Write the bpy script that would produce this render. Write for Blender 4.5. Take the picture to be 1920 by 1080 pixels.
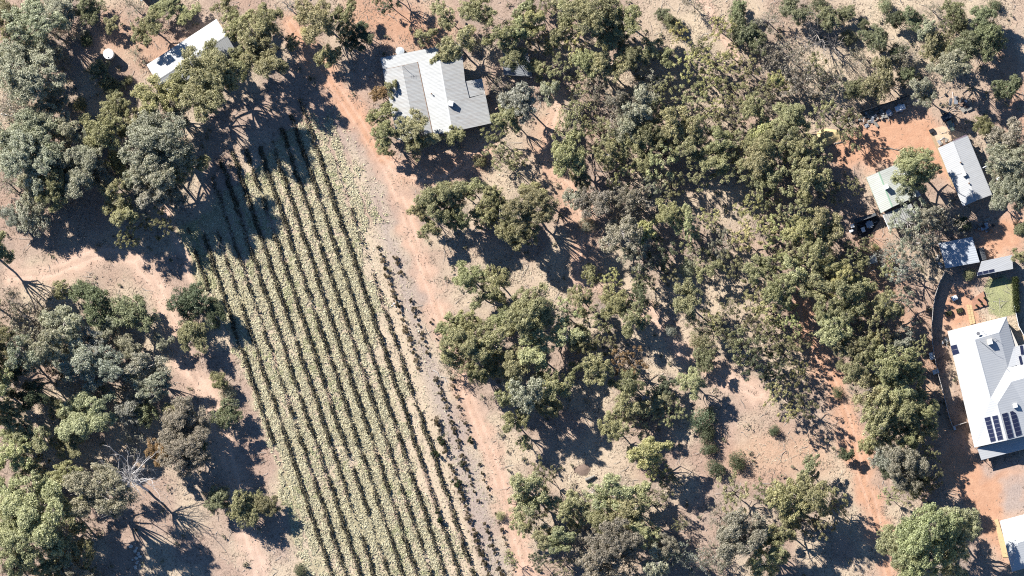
import bpy, bmesh, math, random
import numpy as np
from mathutils import Vector, Matrix

# ---------------------------------------------------------------- camera, sky, sun, exposure
SC = bpy.context.scene
for o in list(bpy.data.objects):
    bpy.data.objects.remove(o)
COL = SC.collection
M_PX = 0.12                       # metres per photograph pixel on the ground
DIST = 1500.0
TILT = math.radians(5.0)
SHX, SHY = 0.745, -0.667          # direction shadows fall on the ground
SUN_EL = math.radians(34.0)

cam = bpy.data.cameras.new('camera')
camo = bpy.data.objects.new('camera', cam)
COL.objects.link(camo)
SC.camera = camo
cam.sensor_width = 36.0
cam.lens = 36.0 * DIST / (1920 * M_PX)
cam.clip_start = 10.0
cam.clip_end = 6000.0
CPOS = Vector((SHX * math.sin(TILT) * DIST, SHY * math.sin(TILT) * DIST, math.cos(TILT) * DIST))
FW = (-CPOS).normalized()
RT = FW.cross(Vector((0, 1, 0))).normalized()
UP = RT.cross(FW).normalized()
camo.matrix_world = Matrix(((RT.x, UP.x, -FW.x, CPOS.x), (RT.y, UP.y, -FW.y, CPOS.y), (RT.z, UP.z, -FW.z, CPOS.z), (0, 0, 0, 1)))

world = bpy.data.worlds.new('World')
SC.world = world
world.use_nodes = True
wn = world.node_tree
sky = wn.nodes.new('ShaderNodeTexSky')
sky.sky_type = 'NISHITA'
sky.sun_disc = False
sky.sun_elevation = SUN_EL
sky.sun_rotation = math.atan2(-SHX, -SHY)
sky.air_density = 1.0
sky.dust_density = 0.0
sky.ozone_density = 9.0
bg = wn.nodes['Background']
bg.inputs['Strength'].default_value = 0.058
wn.links.new(sky.outputs[0], bg.inputs['Color'])

sl = bpy.data.lights.new('sun', 'SUN')
sl.energy = 5.0
sl.angle = math.radians(0.5)
sl.color = (1.0, 0.972, 0.935)
so = bpy.data.objects.new('sun', sl)
COL.objects.link(so)
ldir = Vector((SHX * math.cos(SUN_EL), SHY * math.cos(SUN_EL), -math.sin(SUN_EL)))
so.rotation_euler = ldir.to_track_quat('-Z', 'Y').to_euler()
so.location = (0, 0, 200)

SC.view_settings.view_transform = 'Standard'
SC.view_settings.look = 'None'
SC.view_settings.exposure = 1.1
SC.view_settings.gamma = 1.0
SC.view_settings.use_curve_mapping = False
SC.render.engine = 'CYCLES'
SC.cycles.max_bounces = 4
SC.cycles.diffuse_bounces = 1
SC.cycles.transparent_max_bounces = 6
SC.cycles.use_denoising = False
SC.cycles.filter_width = 1.1

RNG = np.random.default_rng(7)
random.seed(7)

def P(px, py, z=0.0):
    """photograph pixel -> the point at height z that is seen there"""
    u = (px - 960) / 1920 * 36.0 / cam.lens
    v = (540 - py) / 1920 * 36.0 / cam.lens
    d = FW + RT * u + UP * v
    t = (z - CPOS.z) / d.z
    return CPOS + d * t

# ---------------------------------------------------------------- mesh helpers
def tag(o, label, cat, group=None, kind=None):
    if label: o['label'] = label
    if cat: o['category'] = cat
    if group: o['group'] = group
    if kind: o['kind'] = kind
    return o

def link(name, me, parent=None, loc=(0, 0, 0)):
    o = bpy.data.objects.new(name, me)
    COL.objects.link(o)
    o.location = loc
    if parent: o.parent = parent
    return o

def thing(name, label, cat, loc, group=None):
    o = bpy.data.objects.new(name, None)
    o.empty_display_size = 0.3
    COL.objects.link(o)
    o.location = loc
    return tag(o, label, cat, group)

def np_mesh(name, v, f, mat, attrs=None, smooth=False):
    """v (n,3), f (m,k) with constant k; attrs {name: (n,) or (n,4)} on points"""
    me = bpy.data.meshes.new(name)
    v = np.asarray(v, np.float32); f = np.asarray(f, np.int32)
    me.vertices.add(len(v)); me.vertices.foreach_set('co', v.ravel())
    k = f.shape[1]
    me.loops.add(f.size); me.loops.foreach_set('vertex_index', f.ravel())
    me.polygons.add(len(f)); me.polygons.foreach_set('loop_start', np.arange(len(f), dtype=np.int32) * k)
    if smooth:
        me.polygons.foreach_set('use_smooth', np.ones(len(f), bool))
    for an, a in (attrs or {}).items():
        a = np.asarray(a, np.float32)
        if a.ndim == 1:
            at = me.attributes.new(an, 'FLOAT', 'POINT'); at.data.foreach_set('value', a)
        else:
            at = me.attributes.new(an, 'FLOAT_COLOR', 'POINT'); at.data.foreach_set('color', a.ravel())
    me.update(calc_edges=True)
    me.validate()
    if mat: me.materials.append(mat)
    return me

def poly_obj(name, verts, faces, mat, parent=None, smooth=False, tri=False, bevel=0):
    off = Vector(parent.location) if parent else Vector((0, 0, 0))
    if parent and parent.parent: off = off + Vector(parent.parent.location)
    me = bpy.data.meshes.new(name)
    me.from_pydata([tuple(Vector(p) - off) for p in verts], [], faces)
    if tri or bevel:
        bm = bmesh.new(); bm.from_mesh(me)
        if tri: bmesh.ops.triangulate(bm, faces=[f for f in bm.faces if len(f.verts) > 3])
        if bevel: bmesh.ops.bevel(bm, geom=bm.edges[:], offset=bevel, segments=1, affect='EDGES')
        bmesh.ops.recalc_face_normals(bm, faces=bm.faces)
        bm.to_mesh(me); bm.free()
    if smooth:
        for p in me.polygons: p.use_smooth = True
    if mat: me.materials.append(mat)
    return link(name, me, parent)

def slab(name, pts, t, mat, parent=None, bevel=0):
    """closed plate: pts is its top outline in 3D"""
    n = len(pts)
    pts = [Vector(p) for p in pts]
    a = sum(pts[i].x * pts[(i + 1) % n].y - pts[(i + 1) % n].x * pts[i].y for i in range(n))
    if a < 0: pts = pts[::-1]
    vs = pts + [p - Vector((0, 0, t)) for p in pts]
    fs = [tuple(range(n)), tuple(range(2 * n - 1, n - 1, -1))] + [(i, i + n, (i + 1) % n + n, (i + 1) % n) for i in range(n)]
    return poly_obj(name, vs, fs, mat, parent, tri=True, bevel=bevel)

def prism(name, xy, z0, z1, mat, parent=None, bevel=0):
    return slab(name, [(p[0], p[1], z1) for p in xy], z1 - z0, mat, parent, bevel)

def box(name, c, sx, sy, sz, rz, mat, parent=None, bevel=0, rx=0.0):
    """c = centre of the base"""
    M = Matrix.Rotation(rz, 3, 'Z') @ Matrix.Rotation(rx, 3, 'X')
    vs = []
    for z in (0, sz):
        for x, y in ((-1, -1), (1, -1), (1, 1), (-1, 1)):
            vs.append(Vector(c) + M @ Vector((x * sx / 2, y * sy / 2, z)))
    fs = [(3, 2, 1, 0), (4, 5, 6, 7), (0, 1, 5, 4), (1, 2, 6, 5), (2, 3, 7, 6), (3, 0, 4, 7)]
    return poly_obj(name, vs, fs, mat, parent, bevel=bevel)

def tube_np(pts, rad, n=5):
    """one tapered tube through pts: vertices and quads"""
    pts = np.asarray(pts, float); m = len(pts)
    d = np.gradient(pts, axis=0)
    d /= np.linalg.norm(d, axis=1)[:, None] + 1e-9
    ref = np.where(np.abs(d[:, 2:3]) > 0.9, np.array([[1., 0, 0]]), np.array([[0, 0, 1.]]))
    a = np.cross(d, ref); a /= np.linalg.norm(a, axis=1)[:, None] + 1e-9
    b = np.cross(d, a)
    th = np.arange(n) * 2 * math.pi / n
    ring = a[:, None, :] * np.cos(th)[None, :, None] + b[:, None, :] * np.sin(th)[None, :, None]
    v = (pts[:, None, :] + ring * np.asarray(rad, float)[:, None, None]).reshape(-1, 3)
    i = np.arange(m - 1)[:, None] * n; j = np.arange(n)[None, :]; jn = (j + 1) % n
    f = np.stack([i + j, i + jn, i + n + jn, i + n + j], -1).reshape(-1, 4)
    return v, f

class Parts:
    def __init__(s): s.v = []; s.f = []; s.n = 0
    def add(s, v, f):
        s.v.append(v); s.f.append(f + s.n); s.n += len(v)
    def tube(s, pts, rad, n=5): s.add(*tube_np(pts, rad, n))
    def mesh(s, name, mat, smooth=True): return np_mesh(name, np.vstack(s.v), np.vstack(s.f), mat, smooth=smooth)

def tube_obj(name, pts, r, mat, parent=None, n=8):
    off = np.array(parent.location) if parent else np.zeros(3)
    if parent and parent.parent: off = off + np.array(parent.parent.location)
    rad = r if hasattr(r, '__len__') else [r] * len(pts)
    v, f = tube_np(np.array([list(p) for p in pts]) - off, rad, n)
    return link(name, np_mesh(name, v, f, mat, smooth=True), parent)

def lathe_obj(name, c, prof, mat, parent=None, n=28, smooth=False):
    """prof: (r, z) list from bottom to top, around c"""
    vs = []; fs = []
    for r, z in prof:
        for k in range(n):
            a = 2 * math.pi * k / n
            vs.append((c[0] + r * math.cos(a), c[1] + r * math.sin(a), c[2] + z))
    for i in range(len(prof) - 1):
        for k in range(n):
            k2 = (k + 1) % n
            fs.append((i * n + k, i * n + k2, (i + 1) * n + k2, (i + 1) * n + k))
    fs.append(tuple(range(n))[::-1]); b = (len(prof) - 1) * n
    fs.append(tuple(range(b, b + n)))
    return poly_obj(name, vs, fs, mat, parent, smooth=smooth)

# ---------------------------------------------------------------- materials
def new_mat(name):
    m = bpy.data.materials.new(name); m.use_nodes = True
    nt = m.node_tree
    return m, nt, nt.nodes['Principled BSDF']

def N(nt, typ, **kw):
    n = nt.nodes.new(typ)
    for k, v in kw.items(): setattr(n, k, v)
    return n

def mixc(nt, fac, a, b, blend='MIX'):
    n = N(nt, 'ShaderNodeMix', data_type='RGBA', blend_type=blend)
    for sock, val in ((n.inputs[0], fac), (n.inputs[6], a), (n.inputs[7], b)):
        if isinstance(val, (int, float)): sock.default_value = val
        elif isinstance(val, tuple): sock.default_value = (*val[:3], 1)
        else: nt.links.new(val, sock)
    return n.outputs[2]

def ramp(nt, src, a, b, lo=0.0, hi=1.0):
    n = N(nt, 'ShaderNodeMapRange'); n.clamp = True
    for i, v in ((1, a), (2, b), (3, lo), (4, hi)): n.inputs[i].default_value = v
    nt.links.new(src, n.inputs[0]); return n.outputs[0]

def noise(nt, scale, detail=4, rough=0.6, vec=None, dist=0.0):
    n = N(nt, 'ShaderNodeTexNoise')
    n.inputs['Scale'].default_value = scale; n.inputs['Detail'].default_value = detail
    n.inputs['Roughness'].default_value = rough; n.inputs['Distortion'].default_value = dist
    if vec is not None: nt.links.new(vec, n.inputs['Vector'])
    return n.outputs['Fac']

def geo_pos(nt): return N(nt, 'ShaderNodeNewGeometry').outputs['Position']

def plain(name, col, rough=0.7, var=0.15, scale=1.5, metal=0.0, dirt=None, spec=0.4):
    m, nt, b = new_mat(name)
    p = geo_pos(nt)
    f = noise(nt, scale, 5, 0.65, p)
    c2 = dirt or tuple(x * (1 - var) for x in col)
    c = mixc(nt, ramp(nt, f, 0.38, 0.7), col, c2)
    f2 = noise(nt, scale * 9, 3, 0.6, p)
    c = mixc(nt, ramp(nt, f2, 0.3, 0.8, 0.0, var), c, tuple(x * 0.55 for x in col))
    nt.links.new(c, b.inputs['Base Color'])
    b.inputs['Roughness'].default_value = rough; b.inputs['Metallic'].default_value = metal
    b.inputs['Specular IOR Level'].default_value = spec
    return m

def roof_mat(name, col, ang, period=0.42, rough=0.5, var=0.12, bump=0.5, dirt=None):
    """corrugated sheet: ribs run along direction ang (radians, in plan)"""
    m, nt, b = new_mat(name)
    p = geo_pos(nt)
    mp = N(nt, 'ShaderNodeMapping'); mp.inputs['Rotation'].default_value = (0, 0, -ang)
    nt.links.new(p, mp.inputs['Vector'])
    w = N(nt, 'ShaderNodeTexWave', wave_type='BANDS', bands_direction='Y')
    w.inputs['Scale'].default_value = 0.314 / period; w.inputs['Distortion'].default_value = 0.0
    nt.links.new(mp.outputs[0], w.inputs['Vector'])
    bm_ = N(nt, 'ShaderNodeBump'); bm_.inputs['Strength'].default_value = bump; bm_.inputs['Distance'].default_value = 0.06
    nt.links.new(w.outputs['Fac'], bm_.inputs['Height']); nt.links.new(bm_.outputs[0], b.inputs['Normal'])
    st = N(nt, 'ShaderNodeMapping'); st.inputs['Scale'].default_value = (0.25, 2.2, 1); 
    nt.links.new(mp.outputs[0], st.inputs['Vector'])
    f = noise(nt, 1.0, 6, 0.7, st.outputs[0])
    c = mixc(nt, ramp(nt, f, 0.42, 0.75), col, dirt or tuple(x * (1 - 2.2 * var) for x in col))
    f2 = noise(nt, 0.35, 4, 0.6, p)
    c = mixc(nt, ramp(nt, f2, 0.35, 0.7, 0.0, var * 2.0), c, tuple(x * 0.7 for x in col))
    nt.links.new(c, b.inputs['Base Color'])
    b.inputs['Roughness'].default_value = rough
    b.inputs['Specular IOR Level'].default_value = 0.4
    return m

def leaf_mat(name='leaf', trans=0.30, spec=0.2):
    m, nt, b = new_mat(name)
    oi = N(nt, 'ShaderNodeObjectInfo')
    at = N(nt, 'ShaderNodeAttribute', attribute_name='lv')
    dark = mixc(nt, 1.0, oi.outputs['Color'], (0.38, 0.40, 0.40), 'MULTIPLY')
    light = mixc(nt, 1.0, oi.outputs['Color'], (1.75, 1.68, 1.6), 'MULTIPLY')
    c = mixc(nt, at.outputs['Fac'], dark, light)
    nt.links.new(c, b.inputs['Base Color'])
    b.inputs['Roughness'].default_value = 0.42
    b.inputs['Specular IOR Level'].default_value = spec
    tr = N(nt, 'ShaderNodeBsdfTranslucent')
    nt.links.new(mixc(nt, 1.0, c, (0.9, 1.0, 0.6), 'MULTIPLY'), tr.inputs['Color'])
    mx = N(nt, 'ShaderNodeMixShader'); mx.inputs[0].default_value = trans
    nt.links.new(b.outputs[0], mx.inputs[1]); nt.links.new(tr.outputs[0], mx.inputs[2])
    nt.links.new(mx.outputs[0], nt.nodes['Material Output'].inputs['Surface'])
    return m

def bark_mat():
    m, nt, b = new_mat('bark')
    oi = N(nt, 'ShaderNodeObjectInfo')
    f = noise(nt, 3.0, 5, 0.7, geo_pos(nt))
    c = mixc(nt, ramp(nt, f, 0.35, 0.7), oi.outputs['Color'], mixc(nt, 1.0, oi.outputs['Color'], (0.55, 0.5, 0.46), 'MULTIPLY'))
    nt.links.new(c, b.inputs['Base Color']); b.inputs['Roughness'].default_value = 0.85
    return m

def fleck_mat(name, cols):
    """small flecks of litter or straw: cols picked along the attribute lv"""
    m, nt, b = new_mat(name)
    at = N(nt, 'ShaderNodeAttribute', attribute_name='lv')
    cr = N(nt, 'ShaderNodeValToRGB')
    while len(cr.color_ramp.elements) < len(cols): cr.color_ramp.elements.new(0.5)
    for i, c in enumerate(cols):
        cr.color_ramp.elements[i].position = i / (len(cols) - 1); cr.color_ramp.elements[i].color = (*c, 1)
    nt.links.new(at.outputs['Fac'], cr.inputs[0]); nt.links.new(cr.outputs[0], b.inputs['Base Color'])
    b.inputs['Roughness'].default_value = 0.8; b.inputs['Specular IOR Level'].default_value = 0.2
    return m

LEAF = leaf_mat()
BARK = bark_mat()
STRAW = fleck_mat('straw', [(0.20, 0.175, 0.10), (0.36, 0.315, 0.19), (0.50, 0.445, 0.28), (0.64, 0.58, 0.39)])
WEED = fleck_mat('green_weed', [(0.14, 0.14, 0.07), (0.26, 0.26, 0.13), (0.42, 0.40, 0.22), (0.60, 0.55, 0.35)])
LITTER = fleck_mat('litter', [(0.06, 0.045, 0.035), (0.16, 0.11, 0.08), (0.34, 0.26, 0.19), (0.62, 0.52, 0.40)])
DRYGR = fleck_mat('dry_grass', [(0.30, 0.235, 0.16), (0.42, 0.34, 0.235), (0.54, 0.445, 0.31), (0.66, 0.56, 0.41)])
LAWN = fleck_mat('lawn_blades', [(0.28, 0.29, 0.13), (0.36, 0.37, 0.18), (0.44, 0.43, 0.22), (0.54, 0.49, 0.31)])
VINE = fleck_mat('vine_leaf', [(0.05, 0.042, 0.026), (0.10, 0.085, 0.05), (0.18, 0.155, 0.09), (0.34, 0.29, 0.18)])

# ---------------------------------------------------------------- where the trees stand
# x, y, radius (photograph pixels), kind (g = gum by size), colour, optional height factor
T = '''
8 25 26 g M|20 570 26 P B|100 640 22 g G|170 650 24 g H|10 770 26 g M 1.2|60 740 26 g D|110 770 22 g M|250 830 18 P B|60 820 26 g L|120 890 26 g O|20 960 34 g L|130 960 28 g O|160 1040 22 g M|200 750 20 g G|240 770 20 g H|60 880 22 g M|200 600 22 F G|140 1075 24 g B|1060 20 24 g O|1140 70 26 g O|986 8 20 g O|1030 168 20 g G|1236 200 26 g O|1166 190 24 g B|1108 235 24 g M|1246 262 26 g O|1182 240 26 g G|1330 150 24 S Y|1402 130 22 S O|1410 202 26 g O|1272 62 18 S Y|1370 104 22 S Y|1202 276 20 g O
1052 1010 26 g O|1090 950 20 g L|1130 976 24 g O|1200 926 24 g L|1252 1024 24 g B|1022 1008 22 g M|958 1046 15 S L|1280 1040 20 P H|80 92 26 g G|112 112 20 P B|30 200 26 P B|80 222 26 g G|424 12 20 g M|1620 580 24 g O|1722 650 20 S O|1650 642 24 g O|1712 700 24 g O|1722 752 22 g M|1690 650 20 g G|1555 440 22 g O|1440 330 26 g O|1395 285 22 g M
100 20 30 g G 0.6|128 64 20 P B 0.7|15 100 26 g G|100 180 26 g G|10 190 24 P B|120 240 26 g G|250 240 24 g O|255 330 26 g G|190 330 24 g G|130 380 18 P B|60 345 26 g G|330 360 22 g G|330 210 24 g G|460 110 22 g O|62 38 40 g G|14 62 15 g O|47 135 54 g G|50 262 50 g G|164 16 24 F F|162 74 12 K D|207 46 14 g O 0.6|184 132 19 F F|206 158 19 F F
278 48 24 g O|312 10 26 g O 0.45|346 22 19 g O 0.5|443 44 22 g O|470 62 30 g O|388 104 24 g O|388 142 46 g O 1.15|376 186 34 g O 1.1|340 150 20 g O|432 142 28 g O 1.1|288 182 36 g O|216 202 23 g O
188 246 30 g O|300 262 56 g G 1.05|250 14 16 P B|130 8 22 g G 0.6|100 60 14 P B|240 150 8 K O|150 195 12 K M|252 100 9 P B
496 112 38 g O|536 10 20 D H|592 34 38 g O|641 33 28 g O|616 106 23 F O|676 66 26 g D 0.7|726 4 24 S D 1.2|798 66 20 g O|832 30 22 g O|856 84 28 g O
832 112 21 g O|893 20 32 g O|903 80 22 P B|946 66 27 g O|712 172 17 F R|737 160 14 g O|712 216 19 g O|720 252 22 g O|775 232 29 g O|786 262 20 g O
851 252 17 g O|938 164 20 P B|951 218 24 g O|926 254 24 S O|570 58 8 K Y|720 -25 30 S M 1.3|646 80 20 S M 0.7|500 40 26 g O|548 80 13 g O
970 55 26 g O|1003 42 22 g Y|1007 76 20 g O|965 106 23 g O 0.8|1022 14 24 S M|1113 28 42 g O|1170 36 35 g O|1078 80 25 g O|1220 90 19 g O|1242 25 14 F F
1258 40 16 F F|1136 122 30 g O|1100 118 23 g O|1184 108 24 g O|1042 130 27 S O|1120 162 28 g B|1210 150 30 P B|976 190 34 g H|1080 196 30 P O|1142 216 30 P B
1197 202 34 g G|1268 230 36 g O|1296 182 27 g O|1066 252 36 g O|1350 56 26 S Y|1292 120 28 S Y|1335 118 28 S Y|1376 168 30 S O|1390 58 28 F F|1421 76 25 F F
1384 18 20 F F|1428 250 24 g Y|1340 204 21 S Y|1245 160 22 S O|1160 75 22 g M|1055 60 20 g O|1010 130 18 g O|1215 250 28 g M|1130 255 28 g M|1320 240 26 g O
1375 215 28 g M|1170 265 22 g O|1310 90 20 S O|1300 10 18 P B|1030 90 14 g O|1090 145 20 g M|1250 108 20 g O
1492 18 28 F F|1536 8 14 K D|1553 32 24 F F|1588 25 18 F F|1620 45 12 F F|1641 74 26 F F|1678 34 18 F D|1709 32 22 F F|1736 58 17 g G|1684 96 17 F D
1788 16 22 F M|1800 46 18 F F|1846 34 27 F F|1858 74 33 F F|1820 88 34 F F|1756 84 32 F O|1783 126 28 g G|1866 9 11 K D|1532 62 36 D B|1482 108 32 P B
1564 86 26 D B|1652 150 34 F O|1700 142 20 F F|1602 166 22 F F|1730 170 24 g G|1887 166 25 F F|1848 236 22 F M|1890 262 32 g B|1456 150 15 g Y|1472 166 16 S Y
1546 212 27 S O|1480 222 28 g O 0.7|1448 190 24 P B 0.8|1585 222 24 S M|1592 252 26 S M|1500 160 30 P B|1555 150 26 P B|1440 110 26 P B|1440 40 22 P B|1610 110 18 P B|1590 70 14 K F|1660 10 14 K F|1750 20 16 P B|1700 105 22 P B|1775 45 16 S M|1440 165 20 S O|1530 120 22 S M
52 300 46 g G|150 318 40 g G|166 282 30 g G|220 306 22 F L|300 306 46 g G 1.05|346 304 34 g O 1.05|216 358 30 g O|226 396 26 g O|56 400 32 F H|20 406 20 F H
95 376 16 F H|10 340 22 P B|284 362 28 g G|100 350 30 g M|240 440 22 S M|300 420 26 S M|110 300 30 g G|15 300 24 g G|260 405 20 S G|-25 470 36 g M 1.2|-22 640 40 g M 1.3|-30 715 36 g L 1.2|-30 560 30 g M 1.1
722 280 14 g O|780 276 18 g O|826 378 40 g O|790 392 19 g O|803 428 20 g O|917 374 26 g O|880 356 18 g O|905 350 9 K D|862 360 22 g O|940 292 28 S O
956 440 26 g O|882 522 26 g O|930 524 30 g O|940 400 24 g M|905 410 22 g O|860 410 24 g M|900 300 12 K O
992 388 40 g O|1002 366 28 g O|976 430 27 g M|966 302 20 S O|1066 296 34 g O|1050 316 10 K M|1136 290 30 g M|1160 326 26 g Y|1240 292 32 g L|1226 346 20 g G
1180 374 33 P B|1180 378 26 g B|1120 382 30 g B|1080 370 18 g G|1256 400 27 g Y|1286 420 25 g O|1306 326 26 g O|1342 300 30 g O|1380 322 30 g O|1422 300 28 g O
1400 392 24 S Y|1170 442 34 g B|1194 478 34 g B|1242 476 28 g D|1300 470 24 g O|1350 456 26 g B|1388 446 26 S Y|1428 432 28 g Y|1316 514 14 g O|1106 514 16 g O
1146 522 20 S Y|1380 500 28 g M|1420 506 26 g M|1440 370 26 g O|1330 410 22 S Y|1290 270 28 g O|1350 265 28 g O|1400 262 26 g O|1090 330 24 g M|1210 310 22 g M|1100 420 14 K G|1260 350 22 S O|1215 430 22 g Y|1150 410 22 P B|1420 350 26 g M|1250 510 22 g M|1205 520 24 S M|1290 505 16 K G|1340 500 18 g M
1470 320 34 g O|1520 332 34 g O|1490 390 34 g M|1542 420 30 g M|1456 430 28 g O|1490 460 30 g O|1530 472 27 g M|1580 520 28 g O|1448 490 27 g Y|1718 312 40 g O
1702 346 24 g G|1704 412 40 S G 1.1|1745 402 24 g B|1712 452 36 S G|1690 502 34 S H|1766 426 32 P B|1805 420 15 F D|1888 308 40 g G|1896 352 36 g G|1912 430 14 F F
1818 515 11 K L|1910 482 14 g O|1641 464 7 K Y|1626 456 16 g O|1616 490 14 g O|1666 508 18 g O|1620 536 24 g O|1870 380 18 g G|1560 360 22 S M|1600 470 20 S M
1440 270 26 g O|1500 280 28 g O|1475 255 24 g M|1530 290 24 g O|1550 470 20 g M|1500 430 28 g O|1555 500 22 g O|1490 510 26 g O|1530 535 28 g M|1460 545 28 g O|1420 560 26 S Y|1730 470 22 P B|1660 470 18 P H|1600 350 16 S M
115 545 15 g O|178 566 36 F F|250 592 37 F F|358 566 33 F D|402 586 24 F D|362 628 28 F O|305 640 15 g G|196 622 22 F G|120 614 34 g G|60 606 36 P B
28 632 30 P B|148 680 36 g H|204 690 36 g H|40 660 32 g G 1.4|270 688 29 g G|290 726 27 g G|176 732 26 P B|230 714 20 P B|270 768 28 F F|334 776 30 g O 0.8
156 786 42 g L 0.75|6 736 17 g L|20 806 26 g L|426 780 25 F F|410 714 16 F O|20 690 26 g D|80 650 28 g G 1.35|110 700 20 S D|240 650 22 F G|350 842 40 g B 0.8|75 585 16 P B|225 780 16 P B
26 850 36 g L|90 905 23 F H|130 832 30 g O 0.75|182 930 48 g B|66 970 56 g L 1.1|36 1020 46 g L|16 916 30 g L|302 850 22 g R|340 800 44 g B 0.8|362 845 28 g D|404 936 24 F F
456 950 30 F O|28 1066 24 g B|110 1030 34 g L|70 870 18 S D|175 880 18 P B|150 990 22 P B|90 1072 26 g L|500 950 24 F M|562 1070 12 K D|938 967 8 K L|427 735 14 K G
838 616 26 g O|878 608 24 g O|868 650 40 g O|920 640 36 g O|900 692 33 g M|906 560 21 g O|850 690 18 P B
992 588 44 g O|1056 588 30 g O|1062 626 34 g L|1002 660 36 g L|1130 590 31 S O|1152 566 26 g M|1192 596 30 g M|1200 552 18 g D|1286 566 28 g M|1116 690 26 g O
1078 696 16 g O|1038 726 30 g O|984 736 36 g G|962 790 22 g O|1180 680 31 S R|1176 716 28 g O|1246 726 22 g D 0.7|1174 756 30 g O|1208 782 34 g O 0.6|1256 770 28 g O 0.5
1296 716 22 g O 0.7|1318 786 22 K D|1322 676 23 F F|1346 622 38 S M|1396 644 36 g M|1420 682 28 g D|1330 604 24 S Y|1416 600 24 S M|1256 620 11 K H|940 600 24 g O|960 690 30 g M|1090 640 26 g M|1025 760 26 g M|1140 640 24 S M|1150 800 24 g M|1235 750 22 g M 0.7|1090 560 22 g O|950 740 26 g O|1370 580 18 S M|1310 640 16 K M
1450 580 32 S Y|1482 604 28 S Y|1546 576 25 g M|1590 560 32 g O|1562 622 28 g L|1592 608 24 g O|1646 606 32 g O|1662 570 26 g O|1692 562 26 S G|1590 654 26 g O
1604 692 27 g M|1674 680 38 g O|1628 732 31 g O|1682 730 30 g O|1650 776 33 g O|1696 776 32 g O|1738 772 26 g O|1570 736 10 K D|1466 660 30 g M
1452 700 24 S D|1456 736 24 S Y|1480 774 20 S Y|1506 756 26 S M|1500 640 22 S M|1440 620 26 g M|1700 620 22 S H|1500 700 20 S M|1630 650 22 g M|1700 820 24 g M|1655 815 24 g O|1735 815 20 g M
984 830 13 g L|1016 890 26 S M|990 922 34 g L|1018 942 22 g L|1000 965 26 g O|1060 950 26 g L|1080 986 14 g L|1148 922 36 g L|1176 960 34 g O|1214 846 31 g Y
1226 874 24 g Y|1330 842 13 K D|1342 878 16 K D|1382 865 16 K D|1326 814 16 K D|1374 924 32 S O|1386 1010 46 g B|1430 920 22 S M|1150 1012 42 g B
1092 1020 34 g B|1200 1000 30 g O|1232 1058 30 g G|1120 1062 34 g B|1276 980 13 P M|974 980 20 g L|1010 1050 20 S D|1300 1060 26 P H|1180 1060 26 g B|1244 892 24 S M 0.7|1110 970 24 g L|1350 970 24 P B|1430 1055 30 g M|1340 1050 26 P B|1060 1060 20 P M|1190 850 16 g L|1240 930 20 S M
1516 886 20 g F|1586 852 14 F D|1472 936 36 g O|1522 928 34 g O|1566 944 24 g M|1470 992 30 g O|1628 832 20 F O|1662 860 26 F H|1700 874 38 g B|1666 882 18 F D
1720 906 22 F D|1706 920 24 g O|1668 930 18 S L|1742 1008 58 g L 1.0|1690 1018 36 g L|1792 996 38 g L|1666 1000 18 S L|1712 1052 40 g L|1806 984 11 K L|1500 975 28 S M|1790 1050 34 g L|1450 1030 28 g M|1545 985 24 S M|1452 808 10 K D|1750 900 20 S M|1745 850 20 S M
'''
TREES = []
for ln in T.strip().splitlines():
    for e in ln.split('|'):
        q = e.split()
        x_, y_, r_, k_, c_ = float(q[0]), float(q[1]), float(q[2]), q[3], q[4]
        hsh = (int(x_) * 7919 + int(y_) * 104729) % 97
        if k_ == 'g' and 15 < r_ < 40:            # the open, broken canopy of the middle wood
            if 1240 < x_ < 1580 and 230 < y_ < 720 and hsh % 5 < 2: k_ = 'S'
            elif 980 < x_ < 1760 and 60 < y_ < 1080 and hsh % 5 == 0: k_ = 'S'
            if c_ == 'M' and hsh % 2: c_ = 'O'
            elif c_ == 'O' and x_ > 950 and hsh % 4 == 1: c_ = 'Y' if hsh % 3 == 0 else 'L'
            r_ *= 0.90 + 0.22 * ((hsh * 31) % 97) / 97
        TREES.append((x_, y_, r_, k_, c_, float(q[5]) if len(q) > 5 else 1.0))


# ---------------------------------------------------------------- ground sheet, painted by what the soil is
def axis(lo, hi, step, far):
    mid = np.arange(lo, hi + step * 0.5, step)
    out = [hi + d for d in (2, 6, 14, 30, 60, 120, 240, 480, 900, far)]
    return np.concatenate([[lo - (d - hi) for d in reversed(out)], mid, out])
GX = axis(-122, 122, 0.42, 1800); GY = axis(-71, 71, 0.42, 1800)
XX, YY = np.meshgrid(GX, GY)
PXX = XX / M_PX + 960; PYY = 540 - YY / M_PX          # close to photograph pixels

def vnoise(x, y, s, seed):
    """smooth value noise"""
    r = np.random.default_rng(seed).random((64, 64))
    u = x / s; v = y / s
    i = np.floor(u).astype(int); j = np.floor(v).astype(int)
    fu = u - i; fv = v - j
    fu = fu * fu * (3 - 2 * fu); fv = fv * fv * (3 - 2 * fv)
    g = lambda a, b: r[(b) % 64, (a) % 64]
    return (g(i, j) * (1 - fu) + g(i + 1, j) * fu) * (1 - fv) + (g(i, j + 1) * (1 - fu) + g(i + 1, j + 1) * fu) * fv

def dist_line(px, py, pts):
    d = np.full(px.shape, 1e9)
    for (x0, y0), (x1, y1) in zip(pts[:-1], pts[1:]):
        dx, dy = x1 - x0, y1 - y0
        t = np.clip(((px - x0) * dx + (py - y0) * dy) / (dx * dx + dy * dy), 0, 1)
        d = np.minimum(d, np.hypot(px - x0 - t * dx, py - y0 - t * dy))
    return d

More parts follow.
